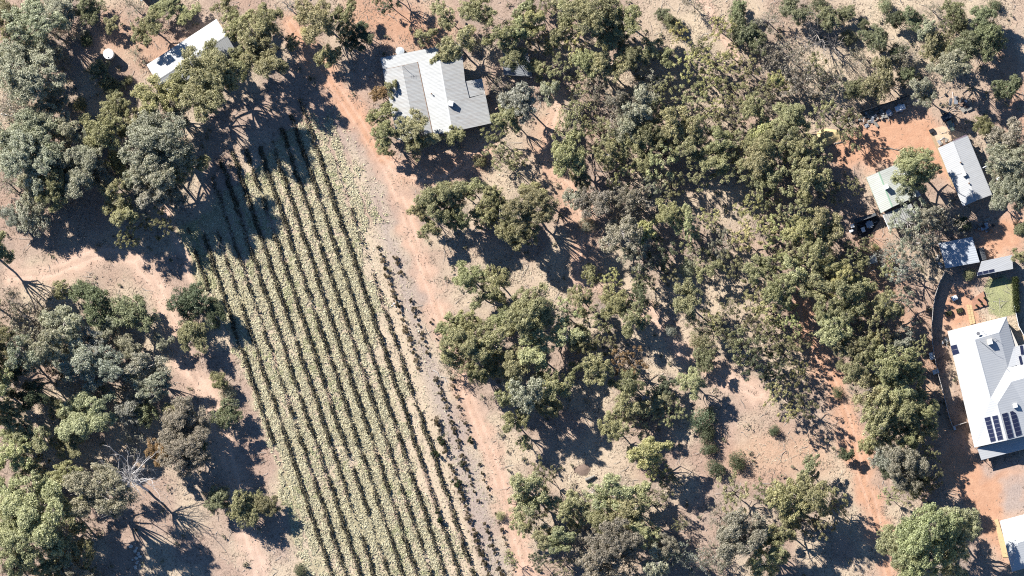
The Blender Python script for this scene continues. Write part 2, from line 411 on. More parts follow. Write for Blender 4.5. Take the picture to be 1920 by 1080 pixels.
def inside(px, py, poly):
    r = np.zeros(np.shape(px), bool)
    n = len(poly)
    for i in range(n):
        x0, y0 = poly[i]; x1, y1 = poly[(i + 1) % n]
        c = ((y0 > py) != (y1 > py)) & (px < (x1 - x0) * (py - y0) / (y1 - y0 + 1e-9) + x0)
        r ^= c
    return r

def soft_poly(px, py, poly, w):
    d = dist_line(px, py, list(poly) + [poly[0]])
    s = np.where(inside(px, py, poly), d, -d)
    return np.clip(0.5 + s / (2 * w), 0, 1)

TRACKS = {
    'vineyard': ([(540, 40), (575, 90), (605, 130), (640, 180), (672, 230), (705, 285), (735, 335), (757, 395), (777, 455), (800, 520), (820, 585), (843, 645), (866, 712), (890, 780), (918, 850), (942, 925), (965, 990), (1000, 1095)], 15),
    'fork': ([(712, 300), (770, 325), (835, 338), (880, 300), (925, 262)], 14),
    'left': ([(10, 512), (90, 505), (180, 470), (250, 480), (290, 540), (318, 600), (345, 680), (390, 745), (425, 850), (450, 950), (470, 1020), (490, 1095)], 17),
    'left_spur': ([(305, 395), (335, 455), (352, 510), (372, 560)], 9),
    'middle': ([(1045, 185), (1030, 230), (1030, 300), (1055, 340), (1090, 390), (1100, 440), (1092, 490), (1085, 560)], 13),
    'woodland': ([(1095, 520), (1160, 560), (1240, 600), (1270, 650), (1340, 700), (1420, 740)], 16),
    'right': ([(1505, 575), (1518, 630), (1543, 690), (1568, 740), (1588, 800), (1606, 870), (1630, 935), (1648, 1010), (1668, 1095)], 16),
    'top': ([(1310, -10), (1330, 20), (1350, 60), (1385, 110)], 9),
}
YARDS = {
    'upper': [(1565, 270), (1610, 235), (1665, 220), (1735, 208), (1755, 240), (1795, 350), (1770, 340), (1715, 300), (1650, 312), (1585, 320), (1555, 300)],
    'lower': [(1775, 815), (1830, 850), (1850, 882), (1925, 866), (1925, 962), (1868, 976), (1890, 1060), (1845, 1010), (1790, 930), (1755, 868)],
    'side': [(1838, 432), (1860, 410), (1915, 400), (1915, 478), (1850, 484)],
    'garden': [(1765, 560), (1785, 530), (1825, 540), (1835, 600), (1782, 622), (1765, 600)],
}
LAWN_POLY = [(1846, 545), (1851, 526), (1882, 519), (1896, 533), (1902, 588), (1880, 598), (1855, 590), (1851, 572)]
VINE_POLY = [(345, 425), (480, 300), (585, 190), (640, 190), (705, 320), (735, 420), (765, 520), (800, 640), (850, 760), (905, 900), (960, 1090), (575, 1090), (525, 930), (508, 840), (455, 700), (420, 600), (380, 545)]

wob = lambda s, seed, a: (vnoise(XX + 500, YY + 500, s, seed) - 0.5) * 2 * a
WX = PXX + wob(3.0, 1, 10) + wob(1.1, 2, 5); WY = PYY + wob(3.3, 3, 10) + wob(1.2, 4, 5)
bare = np.zeros_like(XX); red = np.zeros_like(XX); straw = np.zeros_like(XX); green = np.zeros_like(XX); grey = np.zeros_like(XX); rut = np.zeros_like(XX)
trackid = np.zeros(XX.shape, int)
for ti, (k, (pl, w)) in enumerate(TRACKS.items()):
    d = dist_line(WX, WY, pl); d0 = dist_line(PXX, PYY, pl)
    mid = 1 - 0.6 * np.exp(-(d0 / (w * 0.22)) ** 2) * np.clip(vnoise(XX + 500, YY + 500, 2.0, 300 + ti) * 2.4 - 0.5, 0, 1) * (w > 11)
    bare = np.maximum(bare, np.clip(1.25 - d / w * 0.75, 0, 1) * mid)
    rut = np.maximum(rut, np.exp(-((d0 - w * 0.45) / 3.0) ** 2))
    trackid[(d0 < w * 1.05) & (trackid == 0)] = ti + 1
for k, p in YARDS.items():
    s = soft_poly(WX, WY, p, 14)
    red = np.maximum(red, s); bare = np.maximum(bare, s)
red = np.maximum(red, 0.34 * np.exp(-(dist_line(WX, WY, TRACKS['vineyard'][0]) / 20) ** 2))
red = np.maximum(red, 0.9 * np.exp(-(dist_line(WX, WY, [(540, 40), (605, 130), (672, 230), (712, 300)]) / 26) ** 2))
red = np.maximum(red, 0.8 * np.exp(-(dist_line(WX, WY, [(690, 20), (800, 60)]) / 55) ** 2))
red = np.maximum(red, 0.55 * np.exp(-(dist_line(WX, WY, [(1640, 450), (1640, 520), (1700, 620), (1730, 740), (1790, 850)]) / 45) ** 2))
red = np.maximum(red, 0.95 * np.exp(-(dist_line(WX, WY, TRACKS['right'][0]) / 24) ** 2))
red = np.maximum(red, 0.5 * np.exp(-(dist_line(WX, WY, [(1400, 860), (1520, 850)]) / 50) ** 2))
red = np.maximum(red, 0.45 * np.exp(-(dist_line(WX, WY, [(1020, 230), (1030, 320), (1095, 430), (1090, 500)]) / 28) ** 2))
red = np.maximum(red, 0.5 * np.exp(-(dist_line(WX, WY, [(760, 320), (900, 300)]) / 30) ** 2))
red = np.maximum(red, 0.5 * np.exp(-(dist_line(WX, WY, [(220, 60), (330, 120)]) / 45) ** 2))
red = np.maximum(red, 0.5 * np.exp(-(dist_line(WX, WY, [(1880, 110), (1910, 240)]) / 30) ** 2))
straw = np.clip((vnoise(XX + 500, YY + 500, 7.0, 11) - 0.4) * 2.2, 0, 0.75)
for c, r in (((1680, 40), 170), ((1300, 60), 110), ((1820, 20), 90), ((1240, 650), 110), ((900, 540), 80), ((1560, 140), 110), ((1370, 560), 80), ((930, 900), 60), ((1100, 890), 70), ((100, 580), 80)):
    straw = np.maximum(straw, 0.9 * np.exp(-(np.hypot(WX - c[0], WY - c[1]) / r) ** 2))
vy = soft_poly(WX, WY, VINE_POLY, 10)
sparse = np.clip((PXX - (700 + (PYY - 440) * 0.31)) / 25, 0, 1) * (PYY > 415) * vy
grey = np.maximum(grey, sparse * 0.85)
KF = (PXX - 692 - 0.335 * (PYY - 810)) / 26.6
straw = np.maximum(straw, vy * (1 - sparse) * np.clip((np.abs(KF - np.round(KF)) - 0.12) * 7, 0, 1) * np.clip((PYY - 230) / 60, 0, 0.9))
grey = np.maximum(grey, 0.6 * np.exp(-(dist_line(WX, WY, [(625, 220), (700, 330), (735, 470), (790, 560)]) / 22) ** 2))
gp = soft_poly(WX, WY, [(1880, 905), (1925, 885), (1925, 968), (1885, 972), (1875, 950)], 14)
grey = np.maximum(grey, gp); red = red * (1 - 0.9 * gp)
grey = np.maximum(grey, 0.7 * np.exp(-(dist_line(WX, WY, [(1850, 880), (1915, 870)]) / 20) ** 2) * (red > 0.3))
green = np.maximum(green, 0.8 * np.exp(-(dist_line(WX, WY, [(345, 425), (385, 530)]) / 14) ** 2))
green = np.maximum(green, 0.5 * vy * np.clip((vnoise(XX + 500, YY + 500, 6, 21) - 0.45) * 3, 0, 1) * (1 - sparse) * (PXX < 640 + (PYY - 440) * 0.33))
lawn = soft_poly(PXX + wob(1, 5, 3), PYY + wob(1, 6, 3), LAWN_POLY, 3)
green = np.maximum(green, lawn)
straw = straw * (1 - bare * 0.9) * (1 - lawn) * (1 - red * 0.7)
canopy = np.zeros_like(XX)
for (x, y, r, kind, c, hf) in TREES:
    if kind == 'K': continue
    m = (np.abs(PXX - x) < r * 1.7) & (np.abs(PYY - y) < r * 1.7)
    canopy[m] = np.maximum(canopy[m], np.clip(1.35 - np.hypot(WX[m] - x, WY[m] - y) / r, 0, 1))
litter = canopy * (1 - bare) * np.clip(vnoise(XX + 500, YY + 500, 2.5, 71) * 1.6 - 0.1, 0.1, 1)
HH = (vnoise(XX + 500, YY + 500, 5.0, 31) - 0.5) * 0.10 + (vnoise(XX + 500, YY + 500, 1.3, 32) - 0.5) * 0.07 - rut * 0.05 - 0.02
inner = (np.abs(XX) < 124) & (np.abs(YY) < 73)
HH = np.where(inner, HH, -0.02)

def ground_mat():
    m, nt, b = new_mat('soil')
    p = geo_pos(nt)
    a1 = N(nt, 'ShaderNodeAttribute', attribute_name='soil_a'); a2 = N(nt, 'ShaderNodeAttribute', attribute_name='soil_b')
    s1 = N(nt, 'ShaderNodeSeparateColor'); s2 = N(nt, 'ShaderNodeSeparateColor')
    nt.links.new(a1.outputs['Color'], s1.inputs[0]); nt.links.new(a2.outputs['Color'], s2.inputs[0])
    bare_, red_, straw_ = s1.outputs[0], s1.outputs[1], s1.outputs[2]
    green_, grey_, rut_ = s2.outputs[0], s2.outputs[1], s2.outputs[2]
    nf = noise(nt, 2.6, 6, 0.75, p); nm = noise(nt, 0.55, 5, 0.65, p); nl = noise(nt, 0.09, 4, 0.6, p)
    base = mixc(nt, ramp(nt, nm, 0.32, 0.68), (0.47, 0.348, 0.268), (0.345, 0.255, 0.195))
    base = mixc(nt, ramp(nt, nl, 0.4, 0.65, 0, 0.6), base, (0.40, 0.26, 0.19))
    base = mixc(nt, ramp(nt, nf, 0.42, 0.72, 0, 0.75), base, (0.15, 0.105, 0.08))
    st = mixc(nt, ramp(nt, nf, 0.35, 0.7), (0.58, 0.47, 0.335), (0.40, 0.315, 0.215))
    c = mixc(nt, straw_, base, st)
    br = mixc(nt, ramp(nt, nm, 0.3, 0.7), (0.585, 0.415, 0.31), (0.48, 0.325, 0.235))
    br = mixc(nt, ramp(nt, nf, 0.5, 0.8, 0, 0.35), br, (0.30, 0.21, 0.16))
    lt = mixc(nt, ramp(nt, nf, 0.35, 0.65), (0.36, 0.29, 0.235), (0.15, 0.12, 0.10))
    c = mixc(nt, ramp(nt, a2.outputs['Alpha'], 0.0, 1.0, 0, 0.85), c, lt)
    c = mixc(nt, bare_, c, br)
    rd = mixc(nt, ramp(nt, nm, 0.3, 0.7), (0.52, 0.29, 0.175), (0.42, 0.215, 0.125))
    rd = mixc(nt, ramp(nt, nf, 0.5, 0.8, 0, 0.3), rd, (0.28, 0.16, 0.11))
    c = mixc(nt, ramp(nt, red_, 0.05, 0.95, 0, 0.85), c, rd)
    gy = mixc(nt, ramp(nt, nf, 0.35, 0.7), (0.40, 0.325, 0.28), (0.23, 0.185, 0.16))
    c = mixc(nt, ramp(nt, grey_, 0.1, 0.95, 0, 0.85), c, gy)
    gr = mixc(nt, ramp(nt, nf, 0.35, 0.7), (0.38, 0.37, 0.19), (0.24, 0.25, 0.11))
    c = mixc(nt, green_, c, gr)
    c = mixc(nt, ramp(nt, rut_, 0.2, 1.0, 0, 0.35), c, (0.66, 0.47, 0.36))
    nt.links.new(c, b.inputs['Base Color'])
    b.inputs['Roughness'].default_value = 0.95; b.inputs['Specular IOR Level'].default_value = 0.1
    bp = N(nt, 'ShaderNodeBump'); bp.inputs['Strength'].default_value = 0.7; bp.inputs['Distance'].default_value = 0.12
    nt.links.new(nf, bp.inputs['Height']); nt.links.new(bp.outputs[0], b.inputs['Normal'])
    return m
SOIL = ground_mat()

ny, nx = XX.shape
idx = np.arange(ny * nx).reshape(ny, nx)
quads = np.stack([idx[:-1, :-1], idx[:-1, 1:], idx[1:, 1:], idx[1:, :-1]], -1).reshape(-1, 4)
GV = np.stack([XX, YY, HH], -1).reshape(-1, 3)
SA = np.stack([bare, red, straw, np.ones_like(bare)], -1).reshape(-1, 4)
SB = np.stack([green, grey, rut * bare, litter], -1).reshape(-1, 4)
fid = np.zeros((ny - 1, nx - 1), int)
cx = (PXX[:-1, :-1] + PXX[1:, 1:]) / 2; cy = (PYY[:-1, :-1] + PYY[1:, 1:]) / 2
fid = trackid[:-1, :-1].copy()
for i, (k, p) in enumerate(YARDS.items()): fid[inside(cx, cy, p)] = 20 + i
fid[inside(cx, cy, VINE_POLY) & (fid == 0)] = 30
fid[inside(cx, cy, LAWN_POLY)] = 31
fid = fid.ravel()
GNAME = {0: ('ground', 'sandy woodland ground with leaf litter and dry grass'), 1: ('dirt_track', 'reddish dirt track along the right side of the vineyard'),
         2: ('dirt_track', 'short dirt fork below the big tin-roofed house'), 3: ('dirt_track', 'pale dirt track curving down left of the vineyard'),
         4: ('dirt_track', 'narrow wheel track at the vineyard corner'), 5: ('footpath', 'pale sandy path winding through the middle of the wood'),
         6: ('footpath', 'sandy opening running through the wood'), 7: ('dirt_track', 'straight red dirt track through the right of the wood'),
         8: ('footpath', 'short pale path at the top edge of the wood'), 20: ('dirt_yard', 'red dirt yard above the green-ridged cottage'),
         21: ('driveway', 'red dirt and gravel driveway below the house with solar panels'), 22: ('dirt_yard', 'red dirt yard above the flat white outbuilding'),
         23: ('garden_soil', 'red garden soil around the raised beds'), 30: ('vineyard_soil', 'soil of the vineyard under the rows'), 31: ('lawn', 'small green lawn above the house with solar panels')}
for fi, (nm_, lab) in GNAME.items():
    sel = quads[fid == fi]
    if not len(sel): continue
    u, inv = np.unique(sel, return_inverse=True)
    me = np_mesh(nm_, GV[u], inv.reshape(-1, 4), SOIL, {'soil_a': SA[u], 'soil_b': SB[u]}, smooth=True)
    tag(link(nm_, me), lab, None, None, 'structure')

# ---------------------------------------------------------------- flecks (litter, straw, grass): many small folded pieces in one mesh
def flecks(name, xy, size, lift, mat, rng, lv, aspect=0.5, tilt=0.5, z0=0.0, label=None, cat=None):
    n = len(xy)
    th = rng.random(n) * 2 * math.pi
    a = np.stack([np.cos(th), np.sin(th), (rng.random(n) - 0.5) * 2 * tilt], -1)
    b = np.stack([-np.sin(th), np.cos(th), (rng.random(n) - 0.5) * 2 * tilt], -1)
    s = size * (0.5 + rng.random(n))
    a *= s[:, None] / 2; b *= (s * aspect)[:, None] / 2
    c = np.stack([xy[:, 0], xy[:, 1], z0 + lift * (0.25 + rng.random(n))], -1)
    v = np.stack([c - a - b, c + a - b, c + a + b, c - a + b], 1).reshape(-1, 3)
    f = np.arange(4 * n).reshape(-1, 4)
    me = np_mesh(name, v, f, mat, {'lv': np.repeat(np.clip(lv, 0, 1), 4)})
    o = link(name, me)
    return tag(o, label, cat, None, 'stuff')

def grid_sample(A, x, y):
    i = np.clip(np.searchsorted(GX, x), 1, len(GX) - 1); j = np.clip(np.searchsorted(GY, y), 1, len(GY) - 1)
    return A[j, i]

r0 = np.random.default_rng(50)
xy = (r0.random((210000, 2)) - 0.5) * np.array([240, 138])
bsel = grid_sample(bare, xy[:, 0], xy[:, 1]); vsel = grid_sample(vy, xy[:, 0], xy[:, 1]); lsel = grid_sample(lawn, xy[:, 0], xy[:, 1])
clus = vnoise(xy[:, 0] + 500, xy[:, 1] + 500, 2.2, 61)
keep = (r0.random(len(xy)) < (1 - 0.94 * bsel) * (1 - 0.75 * vsel) * np.clip(clus * 2.2 - 0.75, 0.03, 1)) & (lsel < 0.1)
xl = xy[keep]
flecks('leaf_litter', xl, 0.40, 0.015, LITTER, r0, 0.15 + 0.6 * r0.random(len(xl)), 0.14, 0.12, 0.03, 'brown leaf litter, bark and twigs strewn over the woodland ground', 'litter')
xy = (r0.random((300000, 2)) - 0.5) * np.array([240, 138])
ss = grid_sample(straw, xy[:, 0], xy[:, 1])
keep = r0.random(len(xy)) < ss * np.clip(vnoise(xy[:, 0] + 500, xy[:, 1] + 500, 1.9, 62) * 2.6 - 0.95, 0, 1)
xg = xy[keep]
flecks('dry_grass', xg, 0.42, 0.06, DRYGR, r0, np.clip(r0.random(len(xg)) * 0.7 + vnoise(xg[:, 0] + 500, xg[:, 1] + 500, 1.0, 63) * 0.4, 0, 1), 0.13, 0.45, 0.0, 'dry straw-coloured grass between the trees', 'grass')
xy = np.stack([r0.uniform(103, 116, 16000), r0.uniform(-9, 4, 16000)], -1)
xw = xy[grid_sample(lawn, xy[:, 0], xy[:, 1]) > r0.random(len(xy))]
flecks('lawn_grass', xw, 0.20, 0.02, LAWN, r0, r0.random(len(xw)) * 0.6 + vnoise(xw[:, 0] + 500, xw[:, 1] + 500, 1.2, 64) * 0.4, 0.2, 0.35, 0.0, 'green and yellowing lawn grass in the walled garden', 'grass')

# ---------------------------------------------------------------- vineyard
def row_px(k, y): return 692 + 26.6 * k + 0.335 * (y - 810)
ORD = ['first', 'second', 'third', 'fourth', 'fifth', 'sixth', 'seventh', 'eighth', 'ninth', 'tenth', 'eleventh', 'twelfth', 'thirteenth', 'fourteenth', 'fifteenth']
def ordn(i):
    if i < len(ORD): return ORD[i]
    n = i + 1; return '%d%s' % (n, {1: 'st', 2: 'nd', 3: 'rd'}.get(n % 10 if n % 100 not in (11, 12, 13) else 0, 'th'))
POSTW = plain('weathered_post', (0.30, 0.25, 0.20), 0.9, 0.3, 4)
ROWS = {-8: (428, 545), -7: (440, 835), -6: (430, 1090), -5: (330, 1090), -4: (300, 1090), -3: (285, 1090), -2: (280, 1090), -1: (275, 1090), 0: (265, 1090), 1: (240, 1090), 2: (215, 1090), 3: (185, 1090), 4: (300, 1090)}
rv = np.random.default_rng(77)
POST_ME = None
wire_mat = plain('trellis_wire', (0.35, 0.34, 0.33), 0.5, 0.1, 3)
for ri, (k, (y0, y1)) in enumerate(ROWS.items()):
    L = (y1 - y0) * 1.0546 * M_PX
    p0 = P(row_px(k, y0), y0); p1 = P(row_px(k, y1), y1)
    d = (p1 - p0).normalized(); nrm = Vector((-d.y, d.x, 0))
    t = thing('vine_row', 'dark trellised vine row, %s from the left of the vineyard' % ordn(ri) if ri < 12 else 'dark trellised vine row, last dense one before the sparse vines', 'vine row', p0, 'trellised rows of the vineyard')
    # canopy
    n = int(L * 66)
    s = rv.random(n) * L
    pyy = y0 + s / L * (y1 - y0)
    dens = np.clip(vnoise(s + 40 * ri, s * 0 + 7.3 * ri, 2.2, 80 + ri) * 1.5 + 0.05, 0, 1) * np.clip(vnoise(s + 13 * ri, s * 0 + 3.1 * ri, 9.0, 90 + ri) * 1.3 + 0.3, 0, 1)
    if k == 4: dens = dens * np.clip((pyy - 560) / 60, 0.30, 1)
    if k <= -5: dens = dens * np.clip((pyy - 430) / 60, 0.6, 1)
    keep = rv.random(n) < np.clip(dens * 1.35 - 0.12, 0.03, 1)
    s = s[keep]; n = len(s)
    a = rv.normal(0, 0.24, n) + (vnoise(s + 5 * ri, s * 0 + 2.0 * ri, 1.6, 95) - 0.5) * 0.5; z = 0.12 + rv.random(n) ** 0.9 * (0.2 + 0.55 * vnoise(s + 9 * ri, s * 0 + 1.0, 1.4, 96))
    c = np.stack([d.x * s + nrm.x * a, d.y * s + nrm.y * a, z], -1)
    dirs = rv.normal(0, 1, (n, 3)); dirs /= np.linalg.norm(dirs, axis=1)[:, None]
    o2 = rv.normal(0, 1, (n, 3)); o2 = np.cross(dirs, o2); o2 /= np.linalg.norm(o2, axis=1)[:, None]
    sz = 0.10 + rv.random(n) * 0.12
    A = dirs * sz[:, None]; B = o2 * (sz * 0.6)[:, None]
    v = np.stack([c - A - B, c + A - B, c + A + B, c - A + B], 1).reshape(-1, 3)
    link('foliage', np_mesh('vine_foliage', v, np.arange(4 * n).reshape(-1, 4), VINE, {'lv': np.repeat(rv.random(n) ** 1.6, 4)}), t)
    # trunks in one strip of stems
    pt = Parts()
    for sx in np.arange(0.8, L, 1.8):
        if rv.random() < 0.12: continue
        w = rv.normal(0, 0.06, 2)
        q = np.array([d.x * sx, d.y * sx, -0.1])
        pt.tube([q, q + [w[0], w[1], 0.45], q + [d.x * 0.3 + w[1], d.y * 0.3, 0.85]], [0.06, 0.05, 0.03], 4)
    link('stems', pt.mesh('vine_stems', VINE), t)['kind'] = 'stuff'
    link('wire', np_mesh('wire', *tube_np([(0, 0, 0.9), (d.x * L, d.y * L, 0.9)], [0.008, 0.008], 4), wire_mat), t)
    npost = max(2, int(L / 7.0))
    for i in range(npost + 1):
        if POST_ME is None:
            POST_ME = np_mesh('post', *tube_np([(0, 0, -0.2), (0, 0, 1.15), (0, 0, 1.16)], [0.06, 0.055, 0.0], 6), POSTW)
        q = d * (L * i / npost)
        link('post', POST_ME, t, (q.x, q.y, 0))

# loose straw and weeds between the rows
def vine_field(n, seed):
    r = np.random.default_rng(seed)
    xy = np.stack([r.uniform(-75, 2, n), r.uniform(-66, 44, n)], -1)
    px = xy[:, 0] / M_PX + 960; py = 540 - xy[:, 1] / M_PX
    kf = (px - 692 - 0.335 * (py - 810)) / 26.6
    fr = kf - np.round(kf)
    ok = grid_sample(vy, xy[:, 0], xy[:, 1]) > 0.6
    return r, xy[ok], kf[ok], fr[ok], px[ok], py[ok]
r, xy, kf, fr, px, py = vine_field(620000, 5)
pr = np.clip((np.abs(fr + (vnoise(xy[:, 0] + 500, xy[:, 1] + 500, 1.1, 47) - 0.5) * 0.28) - 0.06) * 8, 0, 1)
pr *= np.clip((4.9 + 1.7 * np.exp(-((py - 370) / 65.0) ** 2) - 1.2 * np.clip((py - 520) / 120, 0, 1) - kf + (vnoise(xy[:, 0] + 500, xy[:, 1] + 500, 4, 41) - 0.5) * 3 - np.clip((py - 430) / 90, 0, 1) * 0.6) / 1.0, 0.03, 1)
pr *= np.clip((py - 170 - (vnoise(xy[:, 0] + 500, xy[:, 1] + 500, 5, 42)) * 120) / 60, 0.12, 1)
cl = vnoise(xy[:, 0] + 500, xy[:, 1] + 500, 0.75, 43); big = vnoise(xy[:, 0] + 500, xy[:, 1] + 500, 6.0, 44)
pr *= np.clip(cl * 1.7 - 0.15, 0.08, 1) * np.clip(big * 1.2 + 0.35, 0.3, 1)
keep = r.random(len(xy)) < pr
gsel = (vnoise(xy[:, 0] + 500, xy[:, 1] + 500, 5.0, 45) * 0.8 + vnoise(xy[:, 0] + 500, xy[:, 1] + 500, 1.0, 46) * 0.5 > 0.90) | (np.hypot(px - 365 - (py - 430) * 0.25, 0) < 14) & (py < 540)
a = keep & ~gsel; b_ = keep & gsel
flecks('straw_mulch', xy[a], 0.36, 0.16, STRAW, r, 0.25 + 0.75 * r.random(a.sum()) ** 0.8 * (0.55 + 0.6 * cl[a]), 0.24, 0.6, 0.02, 'pale straw and dry weeds lying between the vine rows', 'straw')
flecks('vineyard_weeds', xy[b_], 0.32, 0.16, WEED, r, 0.2 + 0.8 * r.random(b_.sum()), 0.25, 0.6, 0.02, 'greenish yellow weeds patched between the vine rows', 'weeds')

# ---------------------------------------------------------------- trees
def leaves(rng, C, R, per, lsize, squash=0.75, shell=0.5, asp=0.55):
    """leaf pieces around clump centres C (n,3) with radii R"""
    n = len(C) * per
    ci = np.repeat(np.arange(len(C)), per)
    d = rng.normal(0, 1, (n, 3)); d /= np.linalg.norm(d, axis=1)[:, None]
    low = (d[:, 2] < -0.25) & (rng.random(n) < 0.75); d[low, 2] *= -1
    rr = R[ci] * (shell + (1 - shell) * rng.random(n) ** 0.5) * (1 + rng.normal(0, 0.20, n))
    c = C[ci] + d * rr[:, None] * np.array([1, 1, squash])
    nr = d * 0.8 + rng.normal(0, 0.6, (n, 3)) + np.array([0, 0, 0.25])
    nr /= np.linalg.norm(nr, axis=1)[:, None]
    a = np.cross(nr, rng.normal(0, 1, (n, 3))); a /= np.linalg.norm(a, axis=1)[:, None]
    b = np.cross(nr, a)
    s = lsize * (0.6 + 0.8 * rng.random(n))
    A = a * s[:, None] / 2; B = b * (s * asp)[:, None] / 2
    v = np.stack([c - A - B * 0.5, c + A * 0.2 - B, c + A + B * 0.5, c - A * 0.2 + B], 1).reshape(-1, 3)
    cv = rng.random(len(C))[ci]
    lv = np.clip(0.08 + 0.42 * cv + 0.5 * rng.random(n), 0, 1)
    return v, np.repeat(lv, 4)

def wiggle(rng, a, b, k, amt):
    t = np.linspace(0, 1, k)[:, None]
    p = np.asarray(a)[None] * (1 - t) + np.asarray(b)[None] * t
    L = np.linalg.norm(np.asarray(b) - np.asarray(a))
    w = rng.normal(0, amt * L, (k, 3)); w[0] = 0; w[-1] = 0
    return p + w

def make_gum(seed, R, H, nl, lobe, ncl, clr, per, lsize, spread=0.68, shell=0.5, base_frac=0.34, thick=1.0, flat=0.55, twigs=2):
    rng = np.random.default_rng(seed)
    B = Parts()
    lean = rng.normal(0, 0.05 * H, 2)
    fork = np.array([lean[0], lean[1], H * base_frac])
    r0_ = 0.019 * H * thick
    B.tube(wiggle(rng, (0, 0, -0.3), fork, 5, 0.02), np.linspace(r0_, r0_ * 0.7, 5), 7)
    cs = []; rs = []
    ang0 = rng.random() * 6.28
    for i in range(nl):
        if i == 0: ang, dist = rng.random() * 6.28, 0.12 * R
        else:
            ang = ang0 + i * 2.399 + rng.normal(0, 0.3); dist = R * spread * math.sqrt((i + 0.3) / nl) * (0.8 + 0.4 * rng.random())
        lr = R * lobe * (0.75 + 0.5 * rng.random())
        z = H - lr * flat - (dist / R) ** 2 * H * 0.26 - rng.random() ** 1.6 * H * 0.34
        lc = np.array([math.cos(ang) * dist, math.sin(ang) * dist, z])
        end = lc - np.array([0, 0, lr * 0.25])
        mid = fork * 0.45 + end * 0.55 + np.array([0, 0, -0.06 * H]) + rng.normal(0, 0.03 * H, 3)
        k1 = wiggle(rng, fork, mid, 3, 0.03); k2 = wiggle(rng, mid, end, 3, 0.04)
        pts = np.vstack([k1, k2[1:]])
        B.tube(pts, np.linspace(r0_ * 0.62, r0_ * 0.2, len(pts)), 5)
        m = max(2, int(ncl * (0.7 + 0.6 * rng.random())))
        d = rng.normal(0, 1, (m, 3)); d[:, 2] = np.abs(d[:, 2]) * 0.9 - 0.25
        d /= np.linalg.norm(d, axis=1)[:, None]
        q = lc + d * lr * np.array([1, 1, flat]) * (0.55 + 0.45 * rng.random((m, 1)))
        for j in range(m):
            if j % max(1, 3 - twigs) == 0:
                B.tube(wiggle(rng, pts[-2] * 0.4 + pts[-1] * 0.6, q[j], 3, 0.06), [0.075, 0.055, 0.025], 3)
        cs.append(q); rs.append(clr * (0.65 + 0.7 * rng.random(m)))
    C = np.vstack(cs); RR = np.concatenate(rs)
    v, lv = leaves(rng, C, RR, per, lsize, shell=shell)
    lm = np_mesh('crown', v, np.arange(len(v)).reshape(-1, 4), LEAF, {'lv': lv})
    return lm, B.mesh('trunk', BARK), R, H

def make_bush(seed, R, H, ncl, per, lsize, low=0.05, clr=0.26, rough=0.25):
    """low dense rounded bush or sheoak-like tree, foliage to near the ground"""
    rng = np.random.default_rng(seed)
    B = Parts()
    for i in range(4):
        a = rng.random() * 6.28
        B.tube(wiggle(rng, (0.05 * math.cos(a), 0.05 * math.sin(a), -0.2), (R * 0.45 * math.cos(a), R * 0.45 * math.sin(a), H * 0.62), 4, 0.05), [0.02 * H + 0.02, 0.016 * H + .015, 0.012 * H, 0.005 * H], 5)
    i = np.arange(ncl)
    z = 1 - (i + 0.5) / ncl * 0.98; th = i * 2.399963
    rad = np.sqrt(np.clip(1 - z * z, 0, 1))
    lob = 1 + rough * np.sin(th * 2 + seed) * 0.5 + rng.normal(0, rough * 0.45, ncl)
    C = np.stack([np.cos(th) * rad * R * 0.82 * lob, np.sin(th) * rad * R * 0.82 * lob, H * (low + 0.08) + z * H * 0.8 * (0.9 + 0.1 * lob)], -1)
    C += rng.normal(0, 0.05 * R, C.shape)
    inn = C[::3] * np.array([0.55, 0.55, 0.75])
    C = np.vstack([C, inn])
    RR = R * clr * (0.7 + 0.6 * rng.random(len(C)))
    v, lv = leaves(rng, C, RR, per, lsize, shell=0.35, asp=0.45)
    v[:, 2] = np.maximum(v[:, 2], 0.04)
    return np_mesh('crown', v, np.arange(len(v)).reshape(-1, 4), LEAF, {'lv': lv}), B.mesh('trunk', BARK), R, H

def make_bare(seed, R, H, nl, leafy=0, lsize=0.25, fork_f=0.3, levels=3, tr=0.028, lean=(0, 0), reach=0.62):
    """leafless or nearly leafless tree of forking branches"""
    rng = np.random.default_rng(seed)
    B = Parts(); tips = []
    fork = np.array([lean[0], lean[1], H * fork_f]); r0_ = tr * H
    B.tube(wiggle(rng, (0, 0, -0.3), fork, 4, 0.01), np.linspace(r0_, r0_ * 0.75, 4), 7)
    def grow(p, d, L, r, lev):
        d = d / np.linalg.norm(d)
        e = p + d * L
        pts = wiggle(rng, p, e, 4, 0.05)
        B.tube(pts, np.linspace(r, r * 0.45, 4), 4 if lev < 2 else 3)
        if lev >= levels: tips.append(e); return
        for j in range(3 if lev else 4):
            s = pts[1 + (j % 3)]
            nd = d * 0.9 + rng.normal(0, 0.5, 3) + np.array([0, 0, 0.12])
            grow(s, nd, L * (0.48 + 0.2 * rng.random()), r * 0.5, lev + 1)
    a0 = rng.random() * 6.28
    for i in range(nl):
        a = a0 + i * 6.283 / nl + rng.normal(0, 0.25); el = 0.35 + 0.9 * rng.random()
        d = np.array([math.cos(a) * math.cos(el), math.sin(a) * math.cos(el), math.sin(el)])
        Lm = min(R * reach / max(math.cos(el), 0.3), (H - fork[2]) * 0.7 / max(math.sin(el), 0.25))
        grow(fork + rng.normal(0, 0.02 * H, 3) * [0, 0, 1], d, Lm, r0_ * 0.5, 0)
    bm = B.mesh('trunk', BARK)
    lm = None
    if leafy:
        T = np.array(tips)
        v, lv = leaves(rng, T, np.full(len(T), 0.35), leafy, lsize, shell=0.1)
        lm = np_mesh('crown', v, np.arange(len(v)).reshape(-1, 4), LEAF, {'lv': lv})
    return lm, bm, R, H

